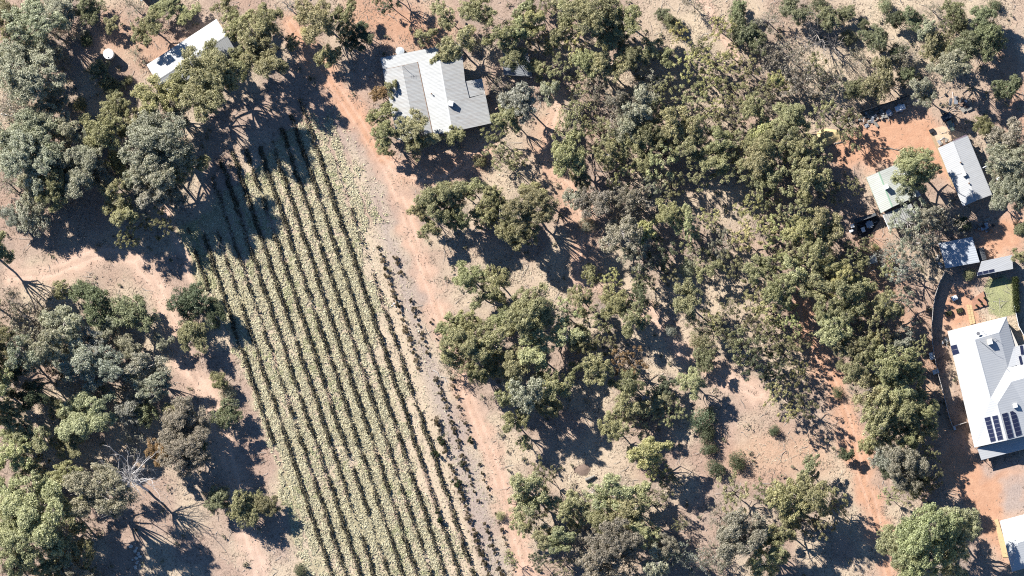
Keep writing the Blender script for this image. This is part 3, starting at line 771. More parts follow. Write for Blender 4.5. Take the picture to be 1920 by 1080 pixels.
PROTO = {
    'A': [make_gum(100 + i, 6.6, 18.0, 17, 0.31, 25, 0.62, 96, 0.28, spread=0.82, shell=0.62) for i in range(4)],
    'B': [make_gum(200 + i, 4.3, 12.8, 11, 0.34, 17, 0.52, 88, 0.26, spread=0.82, shell=0.62) for i in range(5)],
    'C': [make_gum(300 + i, 2.7, 8.0, 7, 0.38, 12, 0.43, 76, 0.24, spread=0.8, shell=0.6) for i in range(4)],
    'S': [make_gum(400 + i, 4.6, 10.5, 14, 0.24, 6, 0.44, 64, 0.24, spread=0.92, shell=0.3, base_frac=0.35, thick=0.85) for i in range(4)],
    'F': [make_gum(500 + i, 3.5, 6.6, 11, 0.36, 26, 0.42, 50, 0.20, spread=0.76, base_frac=0.12, flat=0.85, shell=0.35) for i in range(4)],
    'K': [make_bush(600 + i, 1.6, 2.2, 34, 65, 0.17, clr=0.32) for i in range(3)],
    'P': [make_bare(700 + i, 4.0, 7.5, 6, leafy=10, lsize=0.26) for i in range(3)],
    'D': [make_bare(800 + i, 3.5, 7.0, 6, leafy=0) for i in range(2)],
}
COLR = {'O': (0.345, 0.328, 0.185), 'G': (0.365, 0.362, 0.275), 'Y': (0.470, 0.440, 0.225), 'D': (0.130, 0.148, 0.090),
        'B': (0.325, 0.292, 0.230), 'L': (0.405, 0.405, 0.235), 'R': (0.330, 0.220, 0.120), 'F': (0.240, 0.250, 0.152),
        'M': (0.275, 0.264, 0.150), 'H': (0.325, 0.335, 0.285)}
CNAME = {'O': 'olive', 'G': 'grey-green', 'Y': 'yellowish', 'D': 'dark green', 'B': 'brownish grey', 'L': 'bright green', 'R': 'rusty', 'F': 'dull green', 'M': 'deep olive', 'H': 'silvery grey'}
KNOUN = {'A': ('gum tree', 'large'), 'B': ('gum tree', 'medium'), 'C': ('gum tree', 'small'), 'S': ('thin open-crowned tree', ''), 'F': ('dense rounded tree', ''), 'K': ('bush', 'small'), 'P': ('twiggy half-bare tree', ''), 'D': ('bare tree', '')}
KNAME = {'A': 'gum_tree', 'B': 'gum_tree', 'C': 'gum_tree', 'S': 'open_crowned_tree', 'F': 'rounded_tree', 'K': 'bush', 'P': 'twiggy_tree', 'D': 'bare_tree'}
LANDMARK = [(203, 100, 'the round white tank'), (340, 105, 'the long white-roofed house'), (770, 150, 'the big tin-roofed house'), (890, 200, "the tin house's right end"), (248, 895, 'the dead white tree'),
    (314, 850, 'the rusty tree'), (520, 400, 'the shaded vineyard top'), (350, 470, "the vineyard's upper left corner"), (515, 835, "the vineyard's lower left edge"), (740, 320, 'the track fork'),
    (815, 570, 'the vineyard track'), (930, 880, 'the lower vineyard track'), (1040, 195, 'the pale path head'), (1240, 292, 'the brightest green tree'), (1550, 258, 'the yellow sand heap'),
    (1688, 203, 'the white-covered trailer'), (1810, 320, 'the long white shed'), (1660, 355, 'the green-ridged cottage'), (1634, 487, 'the tiny white shed'), (1798, 475, 'the dappled carport'),
    (1868, 500, 'the flat white outbuilding'), (1840, 700, 'the solar panel house'), (1752, 690, 'the curving fence'), (1362, 870, 'the two round bushes'), (1106, 897, 'the grey log'),
    (1630, 950, 'the lower red track'), (1545, 690, 'the upper red track'), (1260, 640, 'the sandy woodland opening'), (1742, 1008, 'the huge bright crown'), (170, 480, 'the sandy bend'),
    (358, 566, 'the darkest vineyard-side tree'), (1846, 34, 'the top right thicket'), (1532, 62, 'the bare grey tree'), (985, 135, 'the shaded shed'), (1213, 748, 'the half-hidden pale roof'), (1095, 450, 'the path bend'), (66, 970, 'the huge lower left crown'), (47, 135, 'the huge upper left crown'), (1775, 220, 'the dark trailer'), (1390, 58, 'the twin dull green trees'), (1326, 815, 'the bush line')]

def direction(dx, dy):
    a = math.degrees(math.atan2(-dy, dx)) % 360
    return ['right of', 'up and right of', 'above', 'up and left of', 'left of', 'down and left of', 'below', 'down and right of'][int((a + 22.5) // 45) % 8]

def tree_labels(rows):
    keys = {}; out = [None] * len(rows)
    for i, (x, y, r, kind, c, nm) in enumerate(rows):
        lm = min(LANDMARK, key=lambda L: (x - L[0]) ** 2 + (y - L[1]) ** 2)
        noun, size = KNOUN[kind]
        if kind in 'SFPD': size = 'small' if r < 18 else ('broad' if r > 30 else '')
        desc = ' '.join(w for w in (size, CNAME[c], noun) if w)
        d = math.hypot(x - lm[0], y - lm[1])
        if d < 12: rel = 'at ' + lm[2] if lm[2].split()[-1] not in ('tree', 'crown') else 'standing alone as ' + lm[2]
        else: rel = direction(x - lm[0], y - lm[1]) + ' ' + lm[2]
        keys.setdefault((desc, rel), []).append((d, i))
    for (desc, rel), L in keys.items():
        L.sort()
        for j, (d, i) in enumerate(L):
            if len(L) == 1: out[i] = desc + ' ' + rel
            elif j == 0: out[i] = desc + ' nearest, ' + rel
            elif j == len(L) - 1 and len(L) > 2: out[i] = desc + ' farthest, ' + rel
            else: out[i] = desc + ' ' + ORD[j] + ' nearest, ' + rel
    return out

rows = []
for (x, y, r, kind, c, hf) in TREES:
    if kind == 'g': kind = 'A' if r * M_PX > 4.6 else ('B' if r * M_PX > 2.75 else 'C')
    rows.append((x, y, r, kind, c, hf))
LABS = tree_labels(rows)
FOOT = []        # roofs: polygons in photograph pixels, so that no trunk stands in a building
for pl in ([(275, 122), (406, 36), (441, 93), (309, 178)], [(713, 108), (862, 95), (903, 147), (921, 231), (746, 264)], [(1759, 278), (1814, 254), (1860, 365), (1806, 387)],
           [(1624, 332), (1694, 302), (1719, 368), (1652, 400)], [(1655, 402), (1710, 391), (1722, 416), (1666, 430)], [(1760, 456), (1823, 444), (1837, 491), (1773, 503)], [(1777, 621), (1887, 594), (1920, 600), (1920, 860), (1835, 860)], [(1831, 517), (1840, 490), (1898, 478), (1899, 504)]):
    FOOT.append(pl)
rt = np.random.default_rng(99)
for i, (x, y, r, kind, c, hf) in enumerate(rows):
    lm, bm, R, H = PROTO[kind][i % len(PROTO[kind])]
    rm = r * M_PX * (1.10 if x > 480 else 1.20)
    s = rm / R
    sz = s ** 0.6 * hf * (0.9 + 0.2 * rt.random())
    if kind in 'FK': sz = s ** 0.85
    h = H * sz
    base = P(x, y, h * 0.72)
    base.z = 0.0
    dx = dy = 0.0
    for pl in FOOT:                       # a crown over a roof: trunk stands beside the house and leans
        bx, by = base.x / M_PX + 960, 540 - base.y / M_PX
        if inside(np.array([bx]), np.array([by]), pl)[0] or dist_line(np.array([bx]), np.array([by]), pl + [pl[0]])[0] < 5:
            cxm = sum(p[0] for p in pl) / len(pl); cym = sum(p[1] for p in pl) / len(pl)
            best = None
            for a in np.linspace(0, 6.28, 48):
                for q in range(4, 90, 3):
                    X = bx + q * math.cos(a); Y = by + q * math.sin(a)
                    if all(not inside(np.array([X]), np.array([Y]), g)[0] and dist_line(np.array([X]), np.array([Y]), g + [g[0]])[0] > 5 for g in FOOT):
                        if best is None or q < best[0]: best = (q, X, Y)
                        break
            if best:
                dx = (bx - best[1]) * M_PX; dy = -(by - best[2]) * M_PX
                base.x -= dx; base.y -= dy
    t = thing(KNAME[kind], LABS[i], 'bush' if kind == 'K' else 'tree', base, 'bushes among the trees' if kind == 'K' else 'trees of the woodland')
    rz = rt.random() * 6.283
    shx, shy = dx / (h * 0.8), dy / (h * 0.8)      # lean as a shear of the two part meshes' own transform
    col = np.array(COLR[c]) * (0.86 + 0.28 * rt.random()) * (1 + rt.normal(0, 0.022, 3))
    sx = s * (0.84 + 0.36 * rt.random()); sy = s * s / sx
    tz = 0.0
    for nm_, me in (('trunk', bm), ('crown', lm)):
        if me is None: continue
        o = link(nm_, me, t)
        if dx or dy:
            lean = Vector((dx, dy, h * 0.8)).to_track_quat('Z', 'Y').to_matrix().to_4x4()
            o.matrix_local = lean @ Matrix.Rotation(rz, 4, 'Z') @ Matrix.Diagonal((sx, sy, sz, 1))
        else:
            o.rotation_euler = (rt.normal(0, 0.02), rt.normal(0, 0.02), rz); o.scale = (sx, sy, sz)
        if nm_ == 'crown': o.color = (*np.clip(col, 0.01, 0.6), 1)
        else:
            g = {'P': (0.30, 0.27, 0.24), 'D': (0.34, 0.31, 0.28), 'S': (0.12, 0.10, 0.085), 'K': (0.12, 0.1, 0.08)}.get(kind, (0.26, 0.23, 0.20) if rt.random() < 0.5 else (0.52, 0.48, 0.44))
            if c == 'H' or c == 'G': g = (0.40, 0.37, 0.34)
            o.color = (*g, 1)

# undergrowth and fallen sticks through the wood
ru = np.random.default_rng(61)
uxy = (ru.random((9000, 2)) - 0.5) * np.array([236, 134])
cu = grid_sample(canopy, uxy[:, 0], uxy[:, 1]); bu = grid_sample(bare, uxy[:, 0], uxy[:, 1]); vu = grid_sample(vy, uxy[:, 0], uxy[:, 1])
ru_ = ru.random(len(uxy)); upx = uxy[:, 0] / M_PX + 960; upy = 540 - uxy[:, 1] / M_PX
okb = np.ones(len(uxy), bool)
for pl in FOOT + list(YARDS.values()) + [LAWN_POLY]: okb &= ~inside(upx, upy, pl)
ku = (ru_ < (0.10 + 0.45 * cu) * np.clip(vnoise(uxy[:, 0] + 500, uxy[:, 1] + 500, 4.0, 72) * 2 - 0.3, 0.05, 1)) & (bu < 0.4) & (vu < 0.2) & okb
uc = uxy[ku]
C3 = np.repeat(uc, 3, 0) + ru.normal(0, 0.35, (len(uc) * 3, 2))
C3 = np.column_stack([C3, 0.15 + ru.random(len(C3)) * 0.5])
uv, ul = leaves(ru, C3, 0.22 + 0.3 * ru.random(len(C3)), 26, 0.24, shell=0.2)
uv[:, 2] = np.maximum(uv[:, 2], 0.03)
UNDER = fleck_mat('undergrowth_leaf', [(0.07, 0.07, 0.04), (0.16, 0.15, 0.09), (0.26, 0.24, 0.16), (0.42, 0.38, 0.28)])
tag(link('undergrowth', np_mesh('undergrowth', uv, np.arange(len(uv)).reshape(-1, 4), UNDER, {'lv': np.clip(ul * 0.8 + np.repeat(np.repeat(ru.normal(0, 0.18, len(C3)), 26), 4), 0, 1)})), 'low grey-olive scrub and seedlings under and between the trees', 'scrub', None, 'stuff')
sp = Parts()
sxy = (ru.random((3800, 2)) - 0.5) * np.array([236, 134])
for q in sxy:
    if grid_sample(bare, q[0:1], q[1:2])[0] > 0.4 or grid_sample(vy, q[0:1], q[1:2])[0] > 0.2: continue
    if any(inside(np.array([q[0] / M_PX + 960]), np.array([540 - q[1] / M_PX]), pl)[0] for pl in FOOT): continue
    a_ = ru.random() * 6.28; l_ = 0.6 + ru.random() ** 2 * 3.0
    e_ = np.array([q[0] + math.cos(a_) * l_, q[1] + math.sin(a_) * l_, 0.08 + 0.25 * ru.random()])
    sp.tube(wiggle(ru, np.array([q[0], q[1], 0.05]), e_, 4, 0.05), [0.05, 0.045, 0.03, 0.015], 4)
STICK = plain('fallen_stick', (0.46, 0.42, 0.37), 0.9, 0.5, 0.8)
tag(link('fallen_sticks', sp.mesh('fallen_sticks', STICK)), 'grey fallen sticks and thin branches strewn through the wood', 'sticks', None, 'stuff')

# the dead white tree, leaning up and left, with its long shadow
dead = thing('dead_tree', 'leafless bone-white dead tree with radiating branches left of the vineyard', 'tree', P(278, 920, 0))
_, dbm, _, _ = make_bare(4242, 5.6, 12.5, 15, fork_f=0.60, levels=3, tr=0.024, reach=0.95, lean=(-3.0, 2.4))
do = link('trunk', dbm, dead); do.color = (0.70, 0.67, 0.64, 1)

# ---------------------------------------------------------------- buildings
ZINC = (0.62, 0.62, 0.60)
ANG_M = math.radians(13)
R_LONG = roof_mat('long_house_roof', (0.44, 0.44, 0.425), math.radians(33 + 90), 0.4, 0.55, 0.05, 0.25)
R_TIN = roof_mat('tin_roof', (0.40, 0.40, 0.38), math.radians(10), 0.30, 0.5, 0.14, 0.22, dirt=(0.30, 0.27, 0.235))
R_TINW = roof_mat('tin_verandah', (0.42, 0.42, 0.40), math.radians(10), 0.30, 0.55, 0.12, 0.2)
R_SHED = roof_mat('shed_roof', (0.44, 0.44, 0.43), math.radians(24), 0.4, 0.5, 0.06, 0.15)
R_COT = roof_mat('cottage_roof', (0.44, 0.45, 0.40), math.radians(24), 0.4, 0.55, 0.08, 0.2, dirt=(0.36, 0.36, 0.31))
R_BIG = roof_mat('big_roof', (0.44, 0.445, 0.44), math.radians(14), 0.5, 0.5, 0.04, 0.12)
R_BLUE = roof_mat('carport_roof', (0.42, 0.44, 0.46), math.radians(10), 0.5, 0.5, 0.10, 0.35)
R_DARK = roof_mat('charcoal_roof', (0.06, 0.065, 0.07), math.radians(15), 0.5, 0.6, 0.2, 0.4)
R_DULL = roof_mat('dull_roof', (0.24, 0.25, 0.26), math.radians(10), 0.4, 0.6, 0.15, 0.3)
WALL = plain('pale_wall', (0.55, 0.50, 0.43), 0.85, 0.15, 0.6)
BRICK = plain('brown_wall', (0.32, 0.24, 0.18), 0.9, 0.2, 1.2)
GUT = plain('gutter', (0.55, 0.55, 0.52), 0.5, 0.15, 1.0)
GUTG = plain('green_trim', (0.22, 0.34, 0.24), 0.6, 0.15, 1.0)
WHITE = plain('white_paint', (0.80, 0.80, 0.78), 0.5, 0.10, 1.5)
CREAM = plain('cooler_plastic', (0.66, 0.58, 0.46), 0.6, 0.10, 1.5)
STEEL = plain('galvanised_steel', (0.45, 0.46, 0.47), 0.4, 0.2, 2.0, metal=0.5)
BLACK = plain('dark_steel', (0.02, 0.022, 0.026), 0.5, 0.2, 2.0)
TIMBER = plain('timber', (0.42, 0.29, 0.17), 0.85, 0.25, 2.5)
FENCE = plain('fence_steel', (0.20, 0.19, 0.16), 0.6, 0.12, 1.0)
GLASSP = plain('panel_glass', (0.022, 0.026, 0.055), 0.12, 0.1, 3.0, spec=0.6)
PANELF = plain('panel_frame', (0.55, 0.56, 0.58), 0.35, 0.1, 3.0, metal=0.6)
CONC = plain('concrete', (0.42, 0.41, 0.38), 0.9, 0.2, 1.0)
SAND = plain('yellow_sand', (0.66, 0.50, 0.25), 0.95, 0.25, 0.7)
PAVER = plain('paver_red', (0.42, 0.22, 0.14), 0.9, 0.25, 3.0)
PAVEY = plain('paver_yellow', (0.60, 0.42, 0.22), 0.9, 0.2, 3.0)
RUST = plain('rusty_steel', (0.26, 0.17, 0.12), 0.8, 0.4, 3.0)
TARP = plain('white_tarp', (0.66, 0.70, 0.72), 0.5, 0.15, 1.0)
BLUET = plain('blue_tarp', (0.13, 0.22, 0.36), 0.5, 0.25, 1.5)
SOILB = plain('bed_soil', (0.09, 0.07, 0.045), 0.95, 0.4, 4)
STONE = plain('pale_stone', (0.60, 0.56, 0.50), 0.9, 0.2, 3)

def ctr(pts): return Vector((sum(p[0] for p in pts) / len(pts), sum(p[1] for p in pts) / len(pts), 0))
def PX(pts, z): return [P(x, y, z) for x, y in pts]
def inset(pts, d):
    """move the outline inwards by d metres (convex outlines)"""
    pts = [Vector((p[0], p[1], 0)) for p in pts]; c = ctr(pts)
    return [(p + (c - p).normalized() * d * 1.35) for p in pts]

def ridge_cap(name, a, b, w, mat, parent):
    a = Vector(a) + Vector((0, 0, 0.015)); b = Vector(b) + Vector((0, 0, 0.015))
    d = (b - a).normalized(); n = Vector((-d.y, d.x, 0)).normalized() * w
    dn = Vector((0, 0, 0.06))
    vs = [a, a + n - dn, a - n - dn, b, b + n - dn, b - n - dn, a - dn * 1.6, b - dn * 1.6]
    fs = [(0, 1, 4, 3), (0, 3, 5, 2), (1, 6, 7, 4), (2, 5, 7, 6), (0, 2, 6, 1), (3, 4, 7, 5)]
    return poly_obj(name, vs, fs, mat, parent)

def gutter(a, b, mat, parent, r=0.07):
    a = Vector(a) - Vector((0, 0, 0.10)); b = Vector(b) - Vector((0, 0, 0.10))
    return tube_obj('gutter', [a, b], r, mat, parent, 6)

def cooler(c, rz, parent, s=1.15, h=0.9, mat=None):
    """roof cooler: louvred box on a plinth, a part of its house"""
    mat = mat or CREAM
    o = box('roof_cooler', c, s, s, h, rz, mat, parent, bevel=0.06)
    box('cooler_lid', Vector(c) + Vector((0, 0, h + 0.003)), s * 0.86, s * 0.86, 0.05, rz, WHITE, o)
    M = Matrix.Rotation(rz, 3, 'Z')
    for k in range(4):
        q = Vector(c) + Matrix.Rotation(rz + k * math.pi / 2, 3, 'Z') @ Vector((s / 2 + 0.012, 0, 0.25))
        box('louvre', q, 0.02, s * 0.7, h * 0.5, rz + k * math.pi / 2, GUT, o)
    return o

def vent(c, parent, r=0.14, h=0.45, mat=None):
    o = lathe_obj('roof_vent', c, [(r * 0.7, -0.15), (r * 0.7, h * 0.6), (r * 1.3, h * 0.65), (r * 1.2, h * 0.85), (r * 0.4, h)], mat or RUST, parent, 12)
    return o

def gable_house(name, label, nw, ne, se, sw, r0, r1, ze, zr, mat, wallm, ridge_m=None, t=0.09, cat='house', gut=GUT):
    """gabled roof: eave corners and ridge ends in photograph pixels; slopes nw-ne-r1-r0 style quads"""
    A, B, C_, D = P(*nw, ze), P(*ne, ze), P(*se, ze), P(*sw, ze)
    r0 = P(*r0, zr); r1 = P(*r1, zr)
    c = ctr([A, B, C_, D])
    h = thing(name, label, cat, c)
    w = inset([A, B, C_, D], 0.55)
    wl = prism('wall', w, -0.2, ze - 0.12, wallm, h)
    rf = slab('roof', [A, D, r1, r0], t, mat, h)       # sunny slope
    slab('roof', [r0, r1, C_, B], t, mat, h)           # far slope
    ridge_cap('ridge_cap', r0, r1, 0.22, ridge_m or mat, h)
    gutter(A, D, gut, h); gutter(B, C_, gut, h)
    for e0, e1, rr in ((A, B, r0), (D, C_, r1)):
        m = (Vector(e0) + Vector(e1)) / 2
        i0 = e0.lerp(c, 0.03); i1 = e1.lerp(c, 0.03); ir = Vector(rr).lerp(Vector((c.x, c.y, rr[2])), 0.03)
        i0.z = i1.z = ze - 0.11; ir.z -= 0.16
        n = Vector((c.x - m.x, c.y - m.y, 0)).normalized() * 0.1
        vs = [i0, i1, ir, i0 + n, i1 + n, ir + n]
        poly_obj('gable', vs, [(0, 1, 2), (5, 4, 3), (0, 3, 4, 1), (1, 4, 5, 2), (2, 5, 3, 0)], wallm, h)
    # doors and windows on the long walls
    n = len(w)
    for i in (0, 1, 2, 3):
        a, b = w[i], w[(i + 1) % n]
        L = (b - a).length; d = (b - a) / L; out = Vector((d.y, -d.x, 0))
        if (a + out - c).length < (a - c).length: out = -out
        rz = math.atan2(d.y, d.x)
        k = max(1, int(L / 3.5))
        for j in range(k):
            q = a + d * (L * (j + 0.5) / k) + out * 0.02
            if j == 0 and i % 2 == 0:
                dr = box('door', q, 0.95, 0.08, min(2.05, ze - 0.5), rz, TIMBER, h)
                box('handle', q + out * 0.06 + d * 0.35 + Vector((0, 0, 1)), 0.05, 0.05, 0.12, rz, STEEL, dr)
            else:
                wn_ = box('window', q + Vector((0, 0, 0.95)), 1.3, 0.07, min(1.1, ze - 1.5), rz, WHITE, h)
                box('pane', q + out * 0.028 + Vector((0, 0, 1.02)), 1.15, 0.03, min(0.95, ze - 1.65), rz, GLASSP, wn_)
    return h

# long white-roofed house, upper left
hA = gable_house('farmhouse', 'long gabled white-roofed house half hidden by gum crowns, upper left', (275, 122), (309, 178), (441, 93), (406, 36), (293, 151), (425, 66), 3.0, 4.2, R_LONG, WALL)
# corner of a neighbouring roof at the top edge
hN = gable_house('cottage', 'white roof corner just showing at the top edge, upper left', (215, -52), (240, -73), (282, -18), (266, 3), (228, -62), (274, -8), 2.9, 3.7, R_LONG, WALL)

# big tin-roofed house
c = P(818, 178, 0); hM = thing('homestead', 'big grey corrugated tin-roofed house with parallel gables beside the track', 'house', c)
zw, zr1, zv, zr2, ze_ = 3.0, 3.75, 3.05, 4.5, 2.85
W0, W1 = P(718, 131, zw), P(746, 263, zw)
A0, A1 = P(753.5, 124, zr1), P(780, 258, zr1)
V0, V1 = P(783, 116, zv), P(812, 253, zv)
B0, B1 = P(823, 104, zr2), P(848, 247, zr2)
slab('roof', [W0, W1, A1, A0], 0.08, R_TIN, hM); slab('roof', [A0, A1, V1, V0], 0.08, R_TIN, hM)
slab('roof', [V0, V1, B1, B0], 0.08, R_TINW, hM)
rE = slab('roof', [B0, B1, P(921, 231, ze_), P(908.5, 176, ze_), P(880, 184, 3.52), P(872, 152, 3.62), P(866, 96, 3.55)], 0.08, R_TIN, hM)
slab('roof', [P(872, 152.5, 3.40), P(880, 182.5, 3.34), P(908, 175.5, 2.72), P(903, 147, 2.75)], 0.07, R_TIN, hM)
slab('verandah_roof', [P(713.3, 108.3, 2.55), P(718, 130.5, 2.93), P(824, 107.5, 2.93), P(821, 87.5, 2.55)], 0.07, R_TINW, hM)
ridge_cap('ridge_cap', B0, B1, 0.2, GUT, hM); ridge_cap('ridge_cap', A0, A1, 0.18, R_TIN, hM)
tube_obj('gutter', [V0 + Vector((0, 0, 0.02)), V1 + Vector((0, 0, 0.02))], 0.10, RUST, hM, 6)
tube_obj('gutter', [P(718, 131, 3.02), P(783, 117, 3.05)], 0.06, RUST, hM, 6)
gutter(P(921, 231, ze_), P(903, 147, ze_), GUT, hM); gutter(W0, W1, GUT, hM)
prism('wall', inset([P(718, 131), P(746, 263), P(921, 231), P(908, 180), P(868, 165), P(858, 112), P(823, 112)], 0.5), -0.2, 2.7, WALL, hM)
for (x0, y0, x1, y1) in ((716, 109, 716, 109), (740, 103.5, 0, 0), (764, 98.5, 0, 0), (788, 93.5, 0, 0), (808, 92, 0, 0)):
    q = P(x0 + 1, y0 + 2.5, 2.4); tube_obj('post', [(q.x, q.y, -0.2), (q.x, q.y, 2.5)], 0.06, TIMBER, hM, 6)
cooler(P(846, 195, 4.30), math.radians(-14), hM, 1.15, 1.1, WHITE)
vent(P(809, 176, 3.9), hM)
am = tube_obj('antenna', [P(756, 125, 3.7), P(756, 125, 3.7) + Vector((0, 0, 2.0))], 0.04, STEEL, hM, 6)
mt = P(756, 125, 3.7) + Vector((0, 0, 1.9))
for dy_ in (-0.5, -0.2, 0.1, 0.4): tube_obj('antenna_bar', [mt + Vector((dy_, 0.45 + dy_ * 0.2, 0)), mt + Vector((dy_, -0.45 + dy_ * 0.2, 0))], 0.015, STEEL, am, 4)
tube_obj('antenna_bar', [mt + Vector((-0.7, -0.14, 0)), mt + Vector((0.6, 0.12, 0))], 0.02, STEEL, am, 4)

def tank(label, c, r, h, mat=WHITE):
    t = thing('water_tank', label, 'tank', c)
    lathe_obj('wall', c, [(r, -0.1), (r, h * 0.33), (r * 1.012, h * 0.34), (r, h * 0.36), (r, h * 0.66), (r * 1.012, h * 0.67), (r, h * 0.69), (r, h)], mat, t, 32)
    lid = lathe_obj('lid', Vector(c) + Vector((0, 0, h + 0.003)), [(r * 1.03, 0), (r * 1.03, 0.05), (r * 0.5, 0.14), (0.02, 0.2)], mat, t, 32)
    lathe_obj('hatch', Vector(c) + Vector((r * 0.05, -r * 0.72, h + 0.07)), [(r * 0.13, 0), (r * 0.13, 0.1), (r * 0.1, 0.13)], BLACK, lid, 12)
    tube_obj('pipe', [Vector(c) + Vector((r + 0.05, 0, 0)), Vector(c) + Vector((r + 0.05, 0, h * 0.9)), Vector(c) + Vector((r * 0.9, 0, h * 0.95))], 0.05, STEEL, t, 6)
    return t
tank('round white water tank casting a long shadow left of the long house', P(203, 101, 2.7) * Vector((1, 1, 0)) if False else Vector((P(203, 101, 2.7).x, P(203, 101, 2.7).y, 0)), 1.15, 2.7)
q = P(750, 96, 2.2); tank('round pale water tank against the top of the tin-roofed house', Vector((q.x, q.y, 0)), 0.95, 2.2, plain('tank_pale', (0.55, 0.58, 0.58), 0.5, 0.3, 2))

# shaded shed under the trees right of the tin-roofed house
hS = gable_house('garden_shed', 'pale shed roof in deep tree shade right of the tin-roofed house', (942, 95), (944, 140), (998, 143), (990, 100), (943, 117), (994, 121), 2.3, 2.8, R_DULL, WALL, cat='shed')
# service cables
for i, (a, b, ll) in enumerate((((908, 120), (1000, 134), 'upper thin power cable between the tin-roofed house and the shaded shed'), ((905, 133), (1002, 146), 'lower thin power cable between the tin-roofed house and the shaded shed'))):
    pa, pb = P(*a, 4.2), P(*b, 4.4)
    tag(tube_obj('power_cable', [pa.lerp(pb, t_) - Vector((0, 0, 0.8 * 4 * t_ * (1 - t_))) for t_ in np.linspace(0, 1, 9)], 0.022, STEEL, None, 5), ll, 'cable', 'power cables')

# long white shed on the right
hR = gable_house('long_shed', 'long white gabled shed with vents and a roof cooler, right side', (1759, 278), (1814.5, 254.5), (1860, 365), (1806, 387), (1788, 265), (1831, 376), 3.3, 4.2, R_SHED, WALL, cat='shed')
slab('roof_sheet', [P(1759, 277.5, 3.36), P(1780, 331.5, 3.36), P(1810, 323, 4.27), P(1787.5, 264.5, 4.27)], 0.04, R_SHED, hR)
cooler(P(1808, 327, 3.95), math.radians(24), hR, 0.9, 0.8, CREAM)
vent(P(1801, 305, 4.2), hR, 0.16, 0.5); vent(P(1817, 344, 4.15), hR, 0.16, 0.5)
slab('awning', [P(1787, 263, 2.5), P(1812, 252, 2.5), P(1814, 256.5, 2.75), P(1789, 267, 2.75)], 0.05, plain('plum_awning', (0.10, 0.07, 0.09), 0.7), hR)
slab('timber_deck', [P(1741, 244, 0.12), P(1746, 242, 0.12), P(1792, 348, 0.12), P(1786, 351, 0.12)], 0.2, TIMBER, hR)
slab('sand_pad', [P(1743, 243, 0.08), P(1768, 236, 0.08), P(1812, 251, 0.08), P(1757, 276, 0.08)], 0.16, plain('pad_sand', (0.60, 0.44, 0.30), 0.95, 0.2, 1), hR)
q = P(1872, 335, 1.6); tank('tiny white round tank under the grey trees right of the long shed', Vector((q.x, q.y, 0)), 0.4, 1.6)
for a, b, ll in (((1842, 315), (1856, 309), 'short white pipe sticking out from the middle of the long shed'), ((1862, 362), (1882, 343), 'white downpipe leaving the lower right corner of the long shed')):
    tag(tube_obj('pipe', [P(*a, 2.6), P(*b, 2.2)], 0.12, WHITE, None, 8), ll, 'pipe')
tag(box('crate', P(1747, 245.6, 0.10), 1.1, 0.9, 0.6, 0.4, BLACK, None, bevel=0.05), 'small dark crate on the sandy pad above the long shed', 'crate')

# green-ridged cottage
hG = gable_house('cottage', 'greenish white cottage roof with a green ridge strip and chimney', (1624.5, 332.5), (1693.5, 302.5), (1719, 368), (1652, 399.5), (1648, 322), (1673.5, 388), 3.0, 3.75, R_COT, WALL, GUTG, gut=GUTG)
ch = box('chimney', P(1661.5, 351, 3.6), 1.0, 0.9, 1.25, math.radians(24), CREAM, hG, bevel=0.03)
box('chimney_cap', P(1661.5, 351, 3.6) + Vector((0, 0, 1.253)), 1.12, 1.0, 0.08, math.radians(24), WHITE, ch)
slab('side_roof', [P(1714, 347, 2.3), P(1727, 366, 2.3), P(1720, 370, 2.6), P(1707, 346, 2.6)], 0.06, R_BLUE, hG)
# slatted pergola below the cottage
pg = thing('pergola', 'pale slatted pergola in dappled shade directly below the green-ridged cottage', 'pergola', P(1686, 410, 0))
pa, pb, pc, pd = P(1655.5, 403, 2.5), P(1708, 382, 2.5), P(1719, 409, 2.5), P(1667, 430, 2.5)
for a, b in ((pa, pb), (pd, pc), (pa, pd), (pb, pc)): tube_obj('beam', [a, b], 0.09, WHITE, pg, 4)
for a in (pa, pb, pc, pd): tube_obj('post', [(a.x, a.y, -0.2), a], 0.07, WHITE, pg, 6)
SL = plain('pergola_slat', (0.36, 0.36, 0.33), 0.8, 0.25, 2)
for i in range(14):
    f = (i + 0.5) / 14; a = pa.lerp(pb, f); b = pd.lerp(pc, f)
    d = (b - a).normalized(); rz = math.atan2(d.y, d.x)
    box('slat', (a + b) / 2 + Vector((0, 0, 0.10)), (b - a).length, 0.42, 0.04, rz, SL, pg)

# dark open animal pen and the things in and beside it
pn = thing('animal_pen', 'dark-roofed open pen with posts left of the green-ridged cottage', 'pen', P(1625, 420, 0))
slab('roof', [P(1601, 411, 2.0), P(1641, 399, 2.0), P(1643, 404, 2.25), P(1605, 418, 2.25)], 0.05, R_DARK, pn)
for x, y in ((1602, 413), (1607, 418), (1609, 448), (1629, 442), (1640, 401), (1651, 412)):
    q = P(x, y, 0); tube_obj('post', [(q.x, q.y, -0.2), (q.x, q.y, 1.95)], 0.06, TIMBER, pn, 6)
for a, b in (((1607, 418), (1609, 448)), ((1609, 448), (1629, 442)), ((1643, 404), (1651, 412))):
    for z in (0.5, 1.0, 1.5): tube_obj('rail', [P(*a, z), P(*b, z)], 0.035, BLACK, pn, 5)
slab('rear_wall', [P(1601, 411, 1.9), P(1641, 399, 1.9), P(1641.5, 400.5, 1.9), P(1601.5, 412.5, 1.9)], 2.1, R_DARK, pn)
slab('floor', [P(1606, 419, 0.07), P(1642, 405, 0.07), P(1650, 412, 0.07), P(1630, 443, 0.07), P(1610, 448, 0.07)], 0.1, plain('pen_shade', (0.045, 0.045, 0.05), 0.9, 0.4, 2), pn)  # dark sheet painted in for the shade on the ground of the pen

